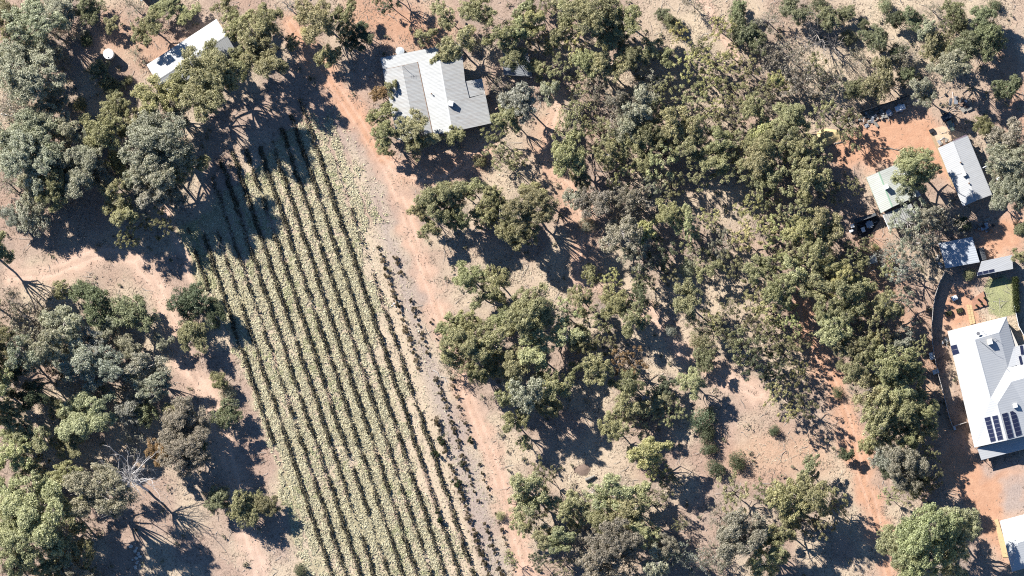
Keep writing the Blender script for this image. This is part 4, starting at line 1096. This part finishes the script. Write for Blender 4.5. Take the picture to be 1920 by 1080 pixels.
def small_trailer(label, px, py, L, W, rz, bodym, coverm, h=0.9):
    c = P(px, py, 0); c.z = 0
    t = thing('trailer', label, 'trailer', c)
    M = Matrix.Rotation(rz, 3, 'Z')
    box('tray', c + Vector((0, 0, 0.45)), L, W, 0.45, rz, bodym, t, bevel=0.03)
    if coverm: box('cover', c + Vector((0, 0, 0.903)), L * 0.97, W * 0.95, h - 0.45, rz, coverm, t, bevel=0.14)
    tube_obj('drawbar', [c + M @ Vector((L / 2 - 0.1, 0, 0.5)), c + M @ Vector((L / 2 + 1.0, 0, 0.42))], 0.05, STEEL, t, 6)
    for s in (-1, 1):
        q = c + M @ Vector((0, s * (W / 2 + 0.12), 0.33)); ax = M @ Vector((0, 1, 0))
        w = tube_obj('wheel', [q - ax * 0.11, q - ax * 0.08, q + ax * 0.08, q + ax * 0.11], [0.24, 0.33, 0.33, 0.24], BLACK, t, 14)
        tube_obj('rim', [q - ax * 0.12, q + ax * 0.12], [0.17, 0.17], STEEL, w, 10)
        box('mudguard', c + M @ Vector((0, s * (W / 2 + 0.13), 0.70)), 0.8, 0.24, 0.04, rz, bodym, t)
    return t
small_trailer('small open trailer parked in the dark pen', 1630.5, 421, 1.6, 1.2, 0.35, STEEL, None)
small_trailer('white-covered trailer parked by the dark yard fence, upper right', 1688, 203, 2.4, 1.3, 0.33, STEEL, TARP, 1.0)
small_trailer('grey open trailer tray left of the white-covered trailer', 1667, 212, 1.3, 1.0, 0.3, STEEL, None)
small_trailer('dark blue-black loaded trailer in tree shade above the long shed', 1775, 220, 2.4, 1.5, 0.5, BLACK, plain('navy_tarp', (0.03, 0.045, 0.07), 0.5, 0.4, 3), 0.9)
small_trailer('dull green covered trailer beside the dark trailer above the long shed', 1783, 237, 2.6, 1.1, math.radians(-65), STEEL, plain('green_canvas', (0.22, 0.26, 0.20), 0.8, 0.3, 2), 1.1)
small_trailer('small trailer with white load beside the curving fence', 1747, 668, 1.7, 1.1, math.radians(-75), BLACK, TARP, 0.8)

def cabinet(name, label, cat, px, py, sx, sy, h, rz, mat):
    c = P(px, py, 0); c.z = 0
    t = thing(name, label, cat, c)
    box('body', c, sx, sy, h, rz, mat, t, bevel=0.04)
    box('lid', c + Vector((0, 0, h + 0.003)), sx * 1.05, sy * 1.05, 0.05, rz, WHITE, t)
    M = Matrix.Rotation(rz, 3, 'Z')
    box('handle', c + M @ Vector((0, -sy / 2 - 0.03, h * 0.7)), sx * 0.3, 0.05, 0.05, rz, STEEL, t)
    return t
cabinet('storage_box', 'white storage box inside the dark pen', 'box', 1618.5, 431, 0.8, 1.0, 0.8, 0.3, WHITE)
cabinet('storage_box', 'white chest outside the left wall of the dark pen', 'box', 1598.5, 424, 0.8, 0.8, 0.9, 0.3, WHITE)
cabinet('storage_box', 'lower white crate outside the left wall of the dark pen', 'box', 1597, 433, 1.0, 0.5, 0.5, 0.3, TARP)
cabinet('storage_box', 'pale heap-like bin beside the curving fence below the small trailer', 'box', 1754.5, 697, 0.95, 1.3, 0.8, -1.2, STONE)
cabinet('garden_table', 'pale garden table on the red soil left of the brick patio', 'table', 1790, 559, 1.2, 1.0, 0.75, 0.4, plain('mint_paint', (0.45, 0.52, 0.47), 0.7))
cabinet('storage_box', 'yellow box at the bottom end of the curving fence', 'box', 1790, 803, 0.5, 0.8, 0.7, 0.3, plain('yellow_plastic', (0.45, 0.36, 0.10), 0.6))

# tiny white shed with a wire cage
hT = gable_house('tiny_shed', 'tiny white square shed alone among trees below the green-ridged cottage', (1622.8, 483.7), (1641, 476.6), (1645, 491.5), (1627, 497.5), (1632, 480), (1636, 494.5), 2.1, 2.3, R_LONG, WALL, cat='shed')
cg = thing('wire_cage', 'small wire cage on posts just below the tiny white shed', 'cage', P(1637, 503, 0))
cc = [P(1628, 500), P(1646, 494), P(1649, 503), P(1632, 509)]
for q in cc: tube_obj('post', [(q.x, q.y, -0.2), (q.x, q.y, 1.6)], 0.05, STEEL, cg, 6)
for i in range(4):
    for z in (0.1, 0.85, 1.58): tube_obj('rail', [(cc[i].x, cc[i].y, z), (cc[(i + 1) % 4].x, cc[(i + 1) % 4].y, z)], 0.03, STEEL, cg, 4)
for i in range(1, 7):
    f = i / 7; a = cc[0].lerp(cc[1], f); b = cc[3].lerp(cc[2], f); tube_obj('wire', [(a.x, a.y, 1.6), (b.x, b.y, 1.6)], 0.012, STEEL, cg, 4)

# carport, outbuilding, dark lean-to
cpt = thing('carport', 'square blue-grey carport roof dappled with tree shade', 'carport', P(1798, 474, 0))
Q = [P(1760, 456, 2.75), P(1823, 444, 2.95), P(1837, 491.5, 2.95), P(1773.5, 503, 2.75)]
slab('roof', Q, 0.08, R_BLUE, cpt)
for q in inset(Q, 0.3): tube_obj('post', [(q.x, q.y, -0.2), (q.x, q.y, 2.7)], 0.06, STEEL, cpt, 6)
gutter(Q[0], Q[3], GUT, cpt)
Q2 = inset(Q, 0.6); slab('rear_wall', [(Q2[3].x, Q2[3].y, 2.55), (Q2[2].x, Q2[2].y, 2.65), (Q2[2].x, Q2[2].y + 0.12, 2.65), (Q2[3].x, Q2[3].y + 0.12, 2.55)], 2.75, R_BLUE, cpt)
ob = thing('outbuilding', 'flat white outbuilding roof with a strip of dark panels above the lawn', 'outbuilding', P(1866, 498, 0))
Q = [P(1840, 490, 2.9), P(1897.5, 478, 2.9), P(1899.5, 504, 2.6), P(1831.7, 517.5, 2.6)]
slab('roof', Q, 0.08, R_SHED, ob)
prism('wall', inset([P(1841, 491), P(1896, 480), P(1897, 495), P(1838, 507)], 0.3), -0.2, 2.45, WALL, ob)
for x, y in ((1832.5, 516), (1899, 503), (1866, 510)):
    q = P(x, y, 2.6); tube_obj('post', [(q.x, q.y, -0.2), (q.x, q.y, 2.52)], 0.06, WHITE, ob, 6)
def panel_on(parent, TL, TR, BL, BR, z4, name='solar_panel', fr=0.10):
    """one framed panel lying just above a roof; corners in photograph pixels with heights"""
    a, b, c_, d = P(*TL, z4[0]), P(*TR, z4[1]), P(*BR, z4[2]), P(*BL, z4[3])
    o = slab(name, [a, b, c_, d], 0.05, PANELF, parent)
    m = (a + b + c_ + d) / 4
    ins = [p.lerp(m, fr) + Vector((0, 0, 0.008)) for p in (a, b, c_, d)]
    slab('cell_glass', ins, 0.004, GLASSP, o)
    return o
for i in range(3):
    f0, f1 = i / 3 + 0.01, (i + 1) / 3 - 0.01
    L_ = lambda f, a, b: (a[0] + (b[0] - a[0]) * f, a[1] + (b[1] - a[1]) * f)
    panel_on(ob, L_(f0, (1831.5, 511), (1864, 504)), L_(f1, (1831.5, 511), (1864, 504)), L_(f0, (1832.5, 516.5), (1865, 509)), L_(f1, (1832.5, 516.5), (1865, 509)), (2.76, 2.76, 2.69, 2.69))
ld = gable_house('dark_shed', 'small charcoal flat shed between the carport and the outbuilding', (1831, 467), (1844, 463.5), (1850, 486), (1838, 489), (1837.5, 465), (1844, 487.5), 2.0, 2.1, R_DARK, R_DARK, cat='shed', gut=BLACK)
for i in range(3):
    a, b = P(1847.5 + 11.5 * i, 527 - 2.6 * i, 0), P(1858 + 11.5 * i, 524.6 - 2.6 * i, 0)
    tr_ = thing('trellis_panel', '%s mesh trellis panel at the top of the lawn' % ['left', 'middle', 'right'][i], 'trellis', (a + b) / 2, 'mesh trellis panels')
    for z in (0.15, 0.55, 0.95, 1.2): tube_obj('rail', [(a.x, a.y, z), (b.x, b.y, z)], 0.03, BLACK, tr_, 4)
    for f in (0, 0.25, 0.5, 0.75, 1): q = a.lerp(b, f); tube_obj('upright', [(q.x, q.y, -0.1), (q.x, q.y, 1.2)], 0.03, BLACK, tr_, 4)

# house with solar panels
hB = thing('house', 'large pale hip-roofed house with columns of dark solar panels, right edge', 'house', P(1860, 730, 0))
NWc, SWc = P(1777, 621.5, 3.0), P(1827.5, 839, 3.0)
NEc = P(1887, 594, 3.0); HIP = P(1873, 623.5, 4.65); RC = P(1828, 637, 5.0)
RB = P(1857.5, 747, 5.45); RB2 = P(1870, 758, 5.7); SG = P(1888, 825.5, 5.8)
VE = P(1889.5, 689.5, 2.95); ER = P(1907, 684.5, 2.95); EE = P(1902, 648, 3.0)
FA, FB = P(1896.5, 716, 5.3), P(1932, 706, 5.0); FS = P(1950, 811, 3.0)
slab('roof', [NWc, SWc, SG, RB2, RB, RC], 0.09, R_BIG, hB)
slab('roof', [NWc, RC, HIP, NEc], 0.09, R_BIG, hB)
slab('roof', [RC, RB, VE, HIP], 0.09, R_BIG, hB)
slab('roof', [HIP, VE, ER, EE, NEc], 0.09, R_BIG, hB)
slab('roof', [RB, RB2, FA, FB, P(1935, 680, 3.2), VE], 0.09, R_BIG, hB)
slab('roof', [RB2, SG, FS, FB, FA], 0.09, R_BIG, hB)
slab('roof', [P(1902.5, 650, 2.95), P(1935, 642, 2.95), P(1940, 680, 3.05), P(1907, 687.5, 3.05)], 0.08, R_SHED, hB)
slab('verandah_roof', [P(1832, 840, 2.75), P(1840, 862.5, 2.45), P(1940, 836.5, 2.45), P(1935, 814, 2.75)], 0.07, R_BIG, hB)
for a, b in ((NWc, SWc), (NWc, NEc), (P(1840, 862.5, 2.45), P(1940, 836.5, 2.45))): gutter(a, b, GUT, hB)
for a, b in ((RC, RB), (RC, HIP), (NEc, HIP), (RB2, FA), (RB2, SG), (NWc, RC), (FA, FB)): ridge_cap('ridge_cap', a, b, 0.16, R_BIG, hB)
prism('wall', inset([NWc, SWc, P(1935, 812, 3), P(1935, 690, 3), P(1890, 598, 3)], 0.5), -0.2, 2.8, WALL, hB)
gw = [P(1829, 837.5, 2.9), P(1949, 809.5, 2.9), Vector((SG.x, SG.y + 0.15, SG.z - 0.12))]
poly_obj('gable', gw + [p + Vector((0.05, 0.2, 0)) for p in gw], [(0, 1, 2), (5, 4, 3), (0, 3, 4, 1), (1, 4, 5, 2), (2, 5, 3, 0)], WALL, hB)
for f in (0.02, 0.35, 0.68): q = P(1840, 861, 2.4).lerp(P(1940, 835, 2.4), f); tube_obj('post', [(q.x, q.y, -0.2), (q.x, q.y, 2.38)], 0.07, WHITE, hB, 6)
def bil(q, u, v):
    t_ = (q[0][0] + (q[1][0] - q[0][0]) * u, q[0][1] + (q[1][1] - q[0][1]) * u)
    b_2 = (q[2][0] + (q[3][0] - q[2][0]) * u, q[2][1] + (q[3][1] - q[2][1]) * u)
    return (t_[0] + (b_2[0] - t_[0]) * v, t_[1] + (b_2[1] - t_[1]) * v)
def plane_z(pts):
    a, b, c_ = pts; n = (b - a).cross(c_ - a); return lambda x, y: a.z - (n.x * (x - a.x) + n.y * (y - a.y)) / n.z
ZW = plane_z((NWc, SWc, SG)); ZE = plane_z((RB2, SG, FS))
def zat(fn, px, py):
    z = 4.5
    for _ in range(3): p = P(px, py, z); z = fn(p.x, p.y)
    return z
for fn, q in ((ZW, ((1845.3, 783.3), (1856.2, 780.8), (1857.5, 829.3), (1867.3, 826.5))), (ZW, ((1859.7, 780.4), (1870.4, 778), (1871, 826), (1881, 823.5))),
              (ZE, ((1878, 776), (1889, 773), (1890, 822.5), (1901, 819.5))), (ZE, ((1893.3, 771.7), (1904, 768.8), (1905, 818), (1916, 814.5)))):
    for i in range(6):
        v0, v1 = i / 6 + 0.004, (i + 1) / 6 - 0.004
        cs = [bil(q, 0, v0), bil(q, 1, v0), bil(q, 0, v1), bil(q, 1, v1)]
        zs = [zat(fn, *cc_) + 0.13 for cc_ in cs]
        panel_on(hB, cs[0], cs[1], cs[2], cs[3], (zs[0], zs[1], zs[3], zs[2]), fr=0.06)
ZN = lambda x, y: 0
for q in (((1782, 648.5), (1793.5, 645.7), (1784, 656.5), (1796, 653.5)), ((1784.2, 657.3), (1796.2, 654.3), (1786.5, 665.8), (1799, 662.4))):
    zs = [zat(plane_z((NWc, SWc, RC)), *p) + 0.13 for p in q]; panel_on(hB, *q, (zs[0], zs[1], zs[3], zs[2]), name='hot_water_panel', fr=0.04)
for q in (((1912, 648), (1917, 647), (1914.5, 665.5), (1919.5, 664)), ((1909.5, 668), (1914, 667), (1913.5, 684.5), (1918, 683.5))):
    panel_on(hB, *q, (3.13, 3.13, 3.16, 3.16), fr=0.04)
cooler(P(1856.4, 641.5, 4.3), math.radians(14), hB, 1.2, 1.0, CREAM); cooler(P(1904, 761, 4.3), math.radians(14), hB, 1.0, 0.9, WHITE)
vn = tube_obj('vent_pipe', [P(1886, 690, 3.3), P(1886, 690, 3.3) + Vector((0, 0, 1.3))], 0.06, BLACK, hB, 6)
dk = P(1835, 627, 4.45); dm = tube_obj('dish_mast', [dk - Vector((0, 0, 0.3)), dk + Vector((0, 0, 0.6))], 0.03, STEEL, hB, 5)
lathe_obj('dish', dk + Vector((-0.1, 0.15, 0.6)), [(0.05, 0), (0.25, 0.05), (0.42, 0.16), (0.40, 0.17)], plain('dish_grey', (0.16, 0.16, 0.17), 0.6), dm, 14)
ak = P(1843, 622, 4.3); a2 = tube_obj('antenna', [ak - Vector((0, 0, 0.3)), ak + Vector((0, 0, 1.2))], 0.03, BLACK, hB, 5)
for z in (0.7, 0.95, 1.2): tube_obj('antenna_bar', [ak + Vector((-0.35, 0.1, z)), ak + Vector((0.35, -0.1, z))], 0.02, BLACK, a2, 4)
for pts in ([(1838, 640), (1846, 646), (1858, 656), (1868, 660)], [(1850, 643), (1866, 635), (1874, 640)]):
    tube_obj('cable', [P(x, y, zat(plane_z((RC, RB, HIP)), x, y) + 0.06) for x, y in pts], 0.03, BLACK, hB, 4)

# corner house at the bottom right
hC = thing('house', 'white hip-roofed house cut off by the bottom right corner', 'house', P(1925, 1020, 0))
a, b, c_, d = P(1875, 977, 2.9), P(1950, 957, 2.9), P(1972, 1052, 2.9), P(1898, 1072, 2.9); e, f_ = P(1909, 1018, 4.2), P(1940, 1009, 4.2)
for poly in ([a, d, e], [a, e, f_, b], [b, f_, c_], [d, c_, f_, e]): slab('roof', poly, 0.09, R_BIG, hC)
for p, q in ((a, e), (d, e), (e, f_), (b, f_)): ridge_cap('ridge_cap', p, q, 0.15, R_BIG, hC)
prism('wall', inset([a, b, c_, d], 0.5), -0.2, 2.75, WALL, hC); gutter(a, d, GUT, hC); gutter(a, b, GUT, hC)
slab('paved_edge', [P(1864, 975, 0.1), P(1871, 973, 0.1), P(1893, 1045, 0.1), P(1880, 1045, 0.1)], 0.16, PAVEY, hC)

# ---------------------------------------------------------------- fences
def fence(label, pts, h, mat, pitch=2.4, railm=None, name='fence'):
    W = [P(x, y, 0) for x, y in pts]
    f = thing(name, label, 'fence', W[0])
    for i in range(len(W) - 1):
        a, b = W[i], W[i + 1]; L = (b - a).length; n = max(1, round(L / pitch)); d = (b - a) / L; rz = math.atan2(d.y, d.x)
        for j in range(n):
            m = a + d * (L * (j + 0.5) / n)
            box('panel', m + Vector((0, 0, 0.02)), L / n - 0.07, 0.05, h, rz, mat, f)
            p = a + d * (L * j / n)
            box('post', p - Vector((0, 0, 0.1)), 0.09, 0.11, h + 0.2, rz, railm or STEEL, f)
            box('cap_rail', m + Vector((0, 0, h + 0.024)), L / n - 0.1, 0.10, 0.05, rz, railm or STEEL, f)
    return f
fence('tall curving metal panel fence left of the solar panel house', [(1773, 508), (1762, 530), (1754, 553), (1749.5, 580), (1747, 612), (1748, 640), (1752.5, 670), (1760, 705), (1770, 742), (1779, 778), (1786, 800)], 1.85, FENCE, railm=STONE)
fence('short metal fence joining the curving fence to the solar panel house', [(1788, 800), (1814, 791.5)], 1.8, FENCE, railm=STONE)
fence('right garden fence beside the lawn with white posts', [(1902, 575), (1910, 612), (1922, 634)], 1.8, FENCE, railm=WHITE)
fence('dark corrugated yard fence behind the white-covered trailer', [(1612, 211), (1640, 202), (1672, 191.5), (1706, 180)], 1.9, R_DARK, railm=BLACK)

# ---------------------------------------------------------------- garden
hd = thing('garden_hedge', 'tall dark clipped hedge along the right side of the lawn', 'hedge', P(1904, 552, 0))
rh = np.random.default_rng(31)
n = 9000; u = rh.random(n); w = rh.normal(0, 0.33, n); z = rh.random(n) ** 0.7 * 2.1
a, b = P(1903, 520, 0), P(1906, 586, 0); dd = (b - a); nn = Vector((-dd.y, dd.x, 0)).normalized()
hc = np.stack([a.x + dd.x * u + nn.x * w - hd.location.x, a.y + dd.y * u + nn.y * w - hd.location.y, z], -1)
v, lv = leaves(rh, hc, np.full(n, 0.12), 1, 0.2, shell=0.2)
o = link('foliage', np_mesh('hedge_foliage', v, np.arange(len(v)).reshape(-1, 4), LEAF, {'lv': lv}), hd); o.color = (0.05, 0.065, 0.025, 1)
tb = Parts()
for f in np.linspace(0.03, 0.97, 9): q = a.lerp(b, f) - hd.location; tb.tube([(q.x, q.y, -0.1), (q.x + 0.05, q.y, 0.8), (q.x, q.y, 1.6)], [0.05, 0.04, 0.02], 5)
o = link('stems', tb.mesh('hedge_stems', BARK), hd); o.color = (0.15, 0.12, 0.1, 1); o['kind'] = 'stuff'

def bed(label, px, py, sx, sy, rz):
    c = P(px, py, 0); c.z = 0
    t = thing('raised_bed', label, 'garden bed', c, 'raised garden beds')
    M = Matrix.Rotation(rz, 3, 'Z')
    for s in (-1, 1):
        box('side_board', c + M @ Vector((0, s * sy / 2, 0)), sx + 0.08, 0.07, 0.5, rz, BLACK, t)
        box('side_board', c + M @ Vector((s * sx / 2, 0, 0)), 0.07, sy - 0.08, 0.5, rz, BLACK, t)
    box('soil', c, sx - 0.07, sy - 0.07, 0.40, rz, SOILB, t)
    rb = np.random.default_rng(int(px)); m = 260
    q = np.stack([(rb.random(m) - .5) * sx * .85, (rb.random(m) - .5) * sy * .85, 0.42 + rb.random(m) * 0.25], -1) @ np.array(M).T
    v, lv = leaves(rb, q, np.full(m, 0.08), 2, 0.18, shell=0.2)
    o = link('herbs', np_mesh('herbs', v, np.arange(len(v)).reshape(-1, 4), LEAF, {'lv': lv}), t); o.color = (0.14, 0.14, 0.08, 1); o['kind'] = 'stuff'
bed('left raised black garden bed with herbs beside the paved path', 1779, 588, 1.5, 1.0, 0.25)
bed('right raised black garden bed nearest the paved path', 1799.5, 582.5, 1.4, 1.0, 0.3)
pat = thing('brick_patio', 'small red brick patio with dark edging at the lawn corner', 'patio', P(1836, 564, 0))
Q = [P(1822, 562, 0.10), P(1844, 546, 0.10), P(1852, 572.5, 0.10), P(1825, 581, 0.10)]
slab('paving', Q, 0.16, PAVER, pat)
for a, b in ((Q[1], Q[2]), (Q[2], Q[3])):
    d = (b - a); box('edging', (a + b) / 2 - Vector((0, 0, 0.1)), d.length, 0.10, 0.24, math.atan2(d.y, d.x), BLACK, pat)
for i, (x, y) in enumerate(((1831, 573), (1841, 570), (1846, 559), (1835, 562))):
    c = P(x, y, 0.105)
    t = thing('flower_pot', '%s dark plant pot on the red brick patio' % ['lower left', 'lower right', 'upper right', 'middle'][i], 'pot', c, 'pots on the patio')
    lathe_obj('pot', c, [(0.16, 0), (0.24, 0.35), (0.26, 0.36), (0.26, 0.42)], BLACK, t, 14)
    v, lv = leaves(np.random.default_rng(i), np.array([[0, 0, 0.55]]), np.array([0.25]), 90, 0.14, shell=0.2)
    o = link('plant', np_mesh('pot_plant', v, np.arange(len(v)).reshape(-1, 4), LEAF, {'lv': lv}), t); o.color = (0.07, 0.08, 0.03, 1)
gpth = tag(thing('garden_path', 'yellow paved path from the patio down to the solar panel house', 'path', P(1820, 590, 0)), None, None)
for i in range(8):
    f = i / 8; g = (i + 0.94) / 8
    for s0, s1 in ((0.0, 0.48), (0.52, 1.0)):
        q = ((1812, 571), (1822, 572), (1819, 609), (1829, 606))
        slab('paver', [P(*bil(q, s0, f), 0.10), P(*bil(q, s1, f), 0.10), P(*bil(q, s1, g), 0.10), P(*bil(q, s0, g), 0.10)], 0.14, PAVEY, gpth)

# ---------------------------------------------------------------- loose things
def mound(name, label, cat, px, py, rx, ry, h, mat, seed=1):
    rr = np.random.default_rng(seed); c = P(px, py, 0); c.z = 0
    nr, na = 9, 28; vs = [(0, 0, h)]; fs = []
    ph = rr.random(3) * 6
    for i in range(1, nr):
        f = i / (nr - 1)
        for k in range(na):
            a = 2 * math.pi * k / na; w = 1 + 0.14 * math.sin(2 * a + ph[0]) + 0.1 * math.sin(3 * a + ph[1]) + rr.normal(0, 0.03)
            vs.append((math.cos(a) * rx * f * w, math.sin(a) * ry * f * w, h * (math.cos(f * math.pi) * 0.5 + 0.5) * (1 + rr.normal(0, 0.06)) - 0.06 * f))
    for k in range(na): fs.append((0, 1 + k, 1 + (k + 1) % na))
    for i in range(nr - 2):
        for k in range(na):
            b = 1 + i * na; fs.append((b + k, b + na + k, b + na + (k + 1) % na, b + (k + 1) % na))
    me = bpy.data.meshes.new(name); me.from_pydata(vs, [], fs)
    for p in me.polygons: p.use_smooth = True
    me.materials.append(mat)
    return tag(link(name, me, None, c), label, cat)
mound('sand_heap', 'rounded heap of yellow sand left of the red yard', 'sand heap', 1550, 258, 3.1, 2.6, 1.1, SAND, 3)
mound('mulch_heap', 'low brown mulch heap on the sand near the grey log', 'heap', 1092, 882, 2.6, 1.6, 0.25, plain('mulch', (0.24, 0.17, 0.13), 0.95, 0.4, 3), 5)

def log(label, a, b, r, mat, name='fallen_log', cat='log', stub=True):
    A, B_ = P(*a, 0), P(*b, 0); A.z = B_.z = r * 0.9
    t = thing(name, label, cat, Vector((A.x, A.y, 0)))
    rr = np.random.default_rng(int(a[0]))
    pts = wiggle(rr, np.array(A), np.array(B_), 6, 0.03); pts[:, 2] = r * 0.9
    o = tube_obj('trunk', [Vector(p) for p in pts], list(np.linspace(r, r * 0.45, 6)), mat, t, 8)
    if stub:
        for k in (2, 3, 4):
            p = Vector(pts[k]); d = (B_ - A).normalized(); sgn = 1 if k % 2 else -1
            e = p + (d + Vector((-d.y, d.x, 0)) * sgn * 0.8) * (B_ - A).length * 0.25 + Vector((0, 0, 0.15))
            tube_obj('branch', [p, (p + e) / 2 + Vector((0, 0, 0.1)), e], [r * 0.4, r * 0.3, r * 0.12], mat, t, 5)
    return t
GREYW = plain('grey_wood', (0.30, 0.28, 0.24), 0.9, 0.4, 5); PALEW = plain('bleached_wood', (0.58, 0.54, 0.48), 0.9, 0.25, 4)
log('thick grey log lying on the mulch in the lower middle clearing', (1098, 900), (1116, 892), 0.45, GREYW, stub=False)
log('bleached fallen branch in the shade at the far left, above the sandy bend', (2, 214), (32, 220), 0.16, PALEW)
log('dark fallen branch across the red yard above the green-ridged cottage', (1650, 277), (1698, 283), 0.12, GREYW)
log('fallen branch on the sand at the yellow heap', (1556, 274), (1583, 262), 0.14, GREYW)
log('pale fallen branch at the tip of the vineyard-side trees, by the track', (812, 694), (842, 718), 0.10, PALEW)
log('fallen grey branch lying across the middle path', (1230, 350), (1285, 345), 0.09, GREYW)
log('post shadow laid as a thin dark bar in the sparse part of the vineyard', (731, 609), (742, 621), 0.07, BLACK, name='dark_bar', cat='pole', stub=False)  # black bar on the ground in place of a post's cast shadow
log('thin dark bar lying beside the track above the vineyard', (612, 164), (624, 175), 0.07, BLACK, name='dark_bar', cat='pole', stub=False)  # thin black bar lying on the ground
log('fallen branch on the pad above the long shed', (1765, 251), (1780, 246), 0.10, GREYW)

rk = np.random.default_rng(8)
def rock(label, px, py, s, mat, group):
    c = P(px, py, 0); c.z = 0
    bm = bmesh.new(); bmesh.ops.create_icosphere(bm, subdivisions=2, radius=s)
    for v in bm.verts: v.co = Vector((v.co.x * (1 + rk.normal(0, .12)), v.co.y * (0.8 + rk.normal(0, .1)), v.co.z * 0.6 + s * 0.35))
    me = bpy.data.meshes.new('rock'); bm.to_mesh(me); bm.free(); me.materials.append(mat)
    return tag(link('rock', me, None, c), label, 'rock', group)
for i in range(14):
    x, y = 256 + rk.normal(0, 6), 1024 + 3.2 * i
    rock(ORD[i] + ' pale rock down the small pile below the dead tree', x, y, 0.22 + rk.random() * 0.3, STONE, 'pale rocks piled at lower left')
for i, (x, y) in enumerate(((739, 569), (744, 571), (735, 573), (742, 575), (747, 566))):
    rock(['upper left', 'upper middle', 'lower left', 'lower middle', 'topmost right'][i] + ' white stone on the bare top of the sparse vines', x, y, 0.22, WHITE, 'white stones in the sparse vineyard')
for i, (x, y) in enumerate(((1757, 485), (1762, 494), (1764, 500), (1760, 480))):
    rock(['second', 'third', 'lowest', 'topmost'][i] + ' pale boulder against the left side of the dappled carport', x, y, 0.45, STONE, 'boulders beside the carport')

SCRP = plain('dull_sheet', (0.26, 0.26, 0.25), 0.7, 0.4, 2)
# scrap by the yard fence and machinery above the outbuilding
def scrap(label, px, py, seed, n, spread):
    rr = np.random.default_rng(seed); c = P(px, py, 0); c.z = 0
    t = thing('scrap_pile', label, 'scrap pile', c)
    mats = [STEEL, RUST, GREYW, BLACK, SCRP]
    for i in range(n):
        a = rr.random() * 6.28; q = c + Vector((rr.normal(0, spread), rr.normal(0, spread * 0.5), 0))
        k = i % 3
        if k == 0: box('sheet', q + Vector((0, 0, 0.1 + 0.3 * rr.random())), 0.8 + rr.random(), 0.4 + 0.5 * rr.random(), 0.03, a, mats[rr.integers(3)], t, rx=rr.normal(0, 0.3))
        elif k == 1: tube_obj('pipe', [q + Vector((0, 0, 0.1)), q + Vector((math.cos(a) * 1.5, math.sin(a) * 1.5, 0.25 + 0.4 * rr.random()))], 0.05, mats[rr.integers(5)], t, 5)
        else: box('block', q, 0.3 + 0.4 * rr.random(), 0.3 + 0.3 * rr.random(), 0.3 + 0.4 * rr.random(), a, mats[rr.integers(5)], t, bevel=0.03)
scrap('jumbled pile of grey scrap metal at the left end of the dark yard fence', 1622, 219, 3, 42, 1.6)
scrap('scattered scrap left of the white-covered trailer', 1648, 214, 4, 30, 1.3)
scrap('grey machinery parts in the shade above the dark charcoal shed', 1846, 424, 5, 24, 1.2)
scrap('small items along the upper wall of the long white shed', 1772, 266, 6, 10, 0.8)
scrap('white clutter at the left corner of the solar panel house', 1776, 640, 7, 16, 0.7)
scrap('scrap sheets on the pale bank right of the dark trailer', 1800, 190, 9, 30, 2.2)
cov = mound('tarpaulin', 'crumpled blue tarp between tree crowns, right of the wood', 'tarp', 1663, 581, 0.95, 0.85, 0.5, BLUET, 9)
gable_house('small_shed', 'small pale roof half hidden by olive crowns in the lower middle', (1203, 744), (1215, 738), (1222, 752), (1210, 759), (1209, 741), (1216, 755.5), 2.1, 2.35, R_BLUE, WALL, cat='shed')

# young vines: the sparse rows on the right of the vineyard
YV = []
for sd in range(4):
    rr = np.random.default_rng(900 + sd)
    C = rr.normal(0, 1, (9, 3)) * np.array([0.32, 0.32, 0.18]) + np.array([0, 0, 0.6])
    n = 9 * 34
    v, lv = leaves(rr, C, np.full(9, 0.26), 34, 0.2, shell=0.2)
    B = Parts(); B.tube(wiggle(rr, (0, 0, -0.1), (0.05, 0, 0.6), 3, 0.05), [0.05, 0.04, 0.03], 5)
    for j in range(5): B.tube(wiggle(rr, (0.03, 0, 0.45), C[j], 3, 0.05), [0.025, 0.02, 0.01], 4)
    YV.append((np_mesh('young_vine_leaves', v, np.arange(len(v)).reshape(-1, 4), LEAF, {'lv': lv}), B.mesh('young_vine_stem', BARK)))
ry = np.random.default_rng(23)
SPARSE = {5: (450, 1085, 12, 1.0, 'first sparse row beside the dense vines'), 6: (470, 1085, 13, 0.85, 'second sparse row'), 7: (570, 1085, 15, 0.7, 'outermost sparse row beside the track')}
DRK = [(827, 824, 1.9), (815, 850, 1.9), (857, 907, 1.8), (825, 975, 2.0), (882, 828, 1.6), (866, 869, 1.4)]
def young(x, y, s, label, col):
    c = P(x, y, 0); c.z = 0
    t = thing('young_vine', label, 'vine', c, 'sparse young vines')
    lm, bm = YV[ry.integers(4)]; rz = ry.random() * 6.28
    for nm_, me, cc in (('stem', bm, (0.12, 0.09, 0.07)), ('leaves', lm, col)):
        o = link(nm_, me, t); o.rotation_euler = (0, 0, rz); o.scale = (s, s, s * (0.85 + 0.3 * ry.random())); o.color = (*cc, 1)
for k, (y0, y1, st, s, txt) in SPARSE.items():
    i = 0; y = y0
    while y < y1:
        y += st * (0.8 + 0.5 * ry.random())
        if vnoise(np.array([y / 10.0 + 50 * k]), np.array([3.0 * k]), 3.0, 500)[0] < 0.22: continue
        x = row_px(k, y) + ry.normal(0, 0.8)
        col = (0.07, 0.06, 0.035) if ry.random() < 0.6 else (0.13, 0.10, 0.06)
        young(x, y, s * (0.7 + 0.6 * ry.random()), 'small dark vine, %s down the %s' % (ordn(i), txt), col); i += 1
for i, (x, y, s) in enumerate(DRK):
    young(x, y, s * 0.8, 'thick dark green bush, %s down among the sparse vines' % ordn(sorted(range(6), key=lambda j: DRK[j][1]).index(i)), (0.035, 0.05, 0.022))
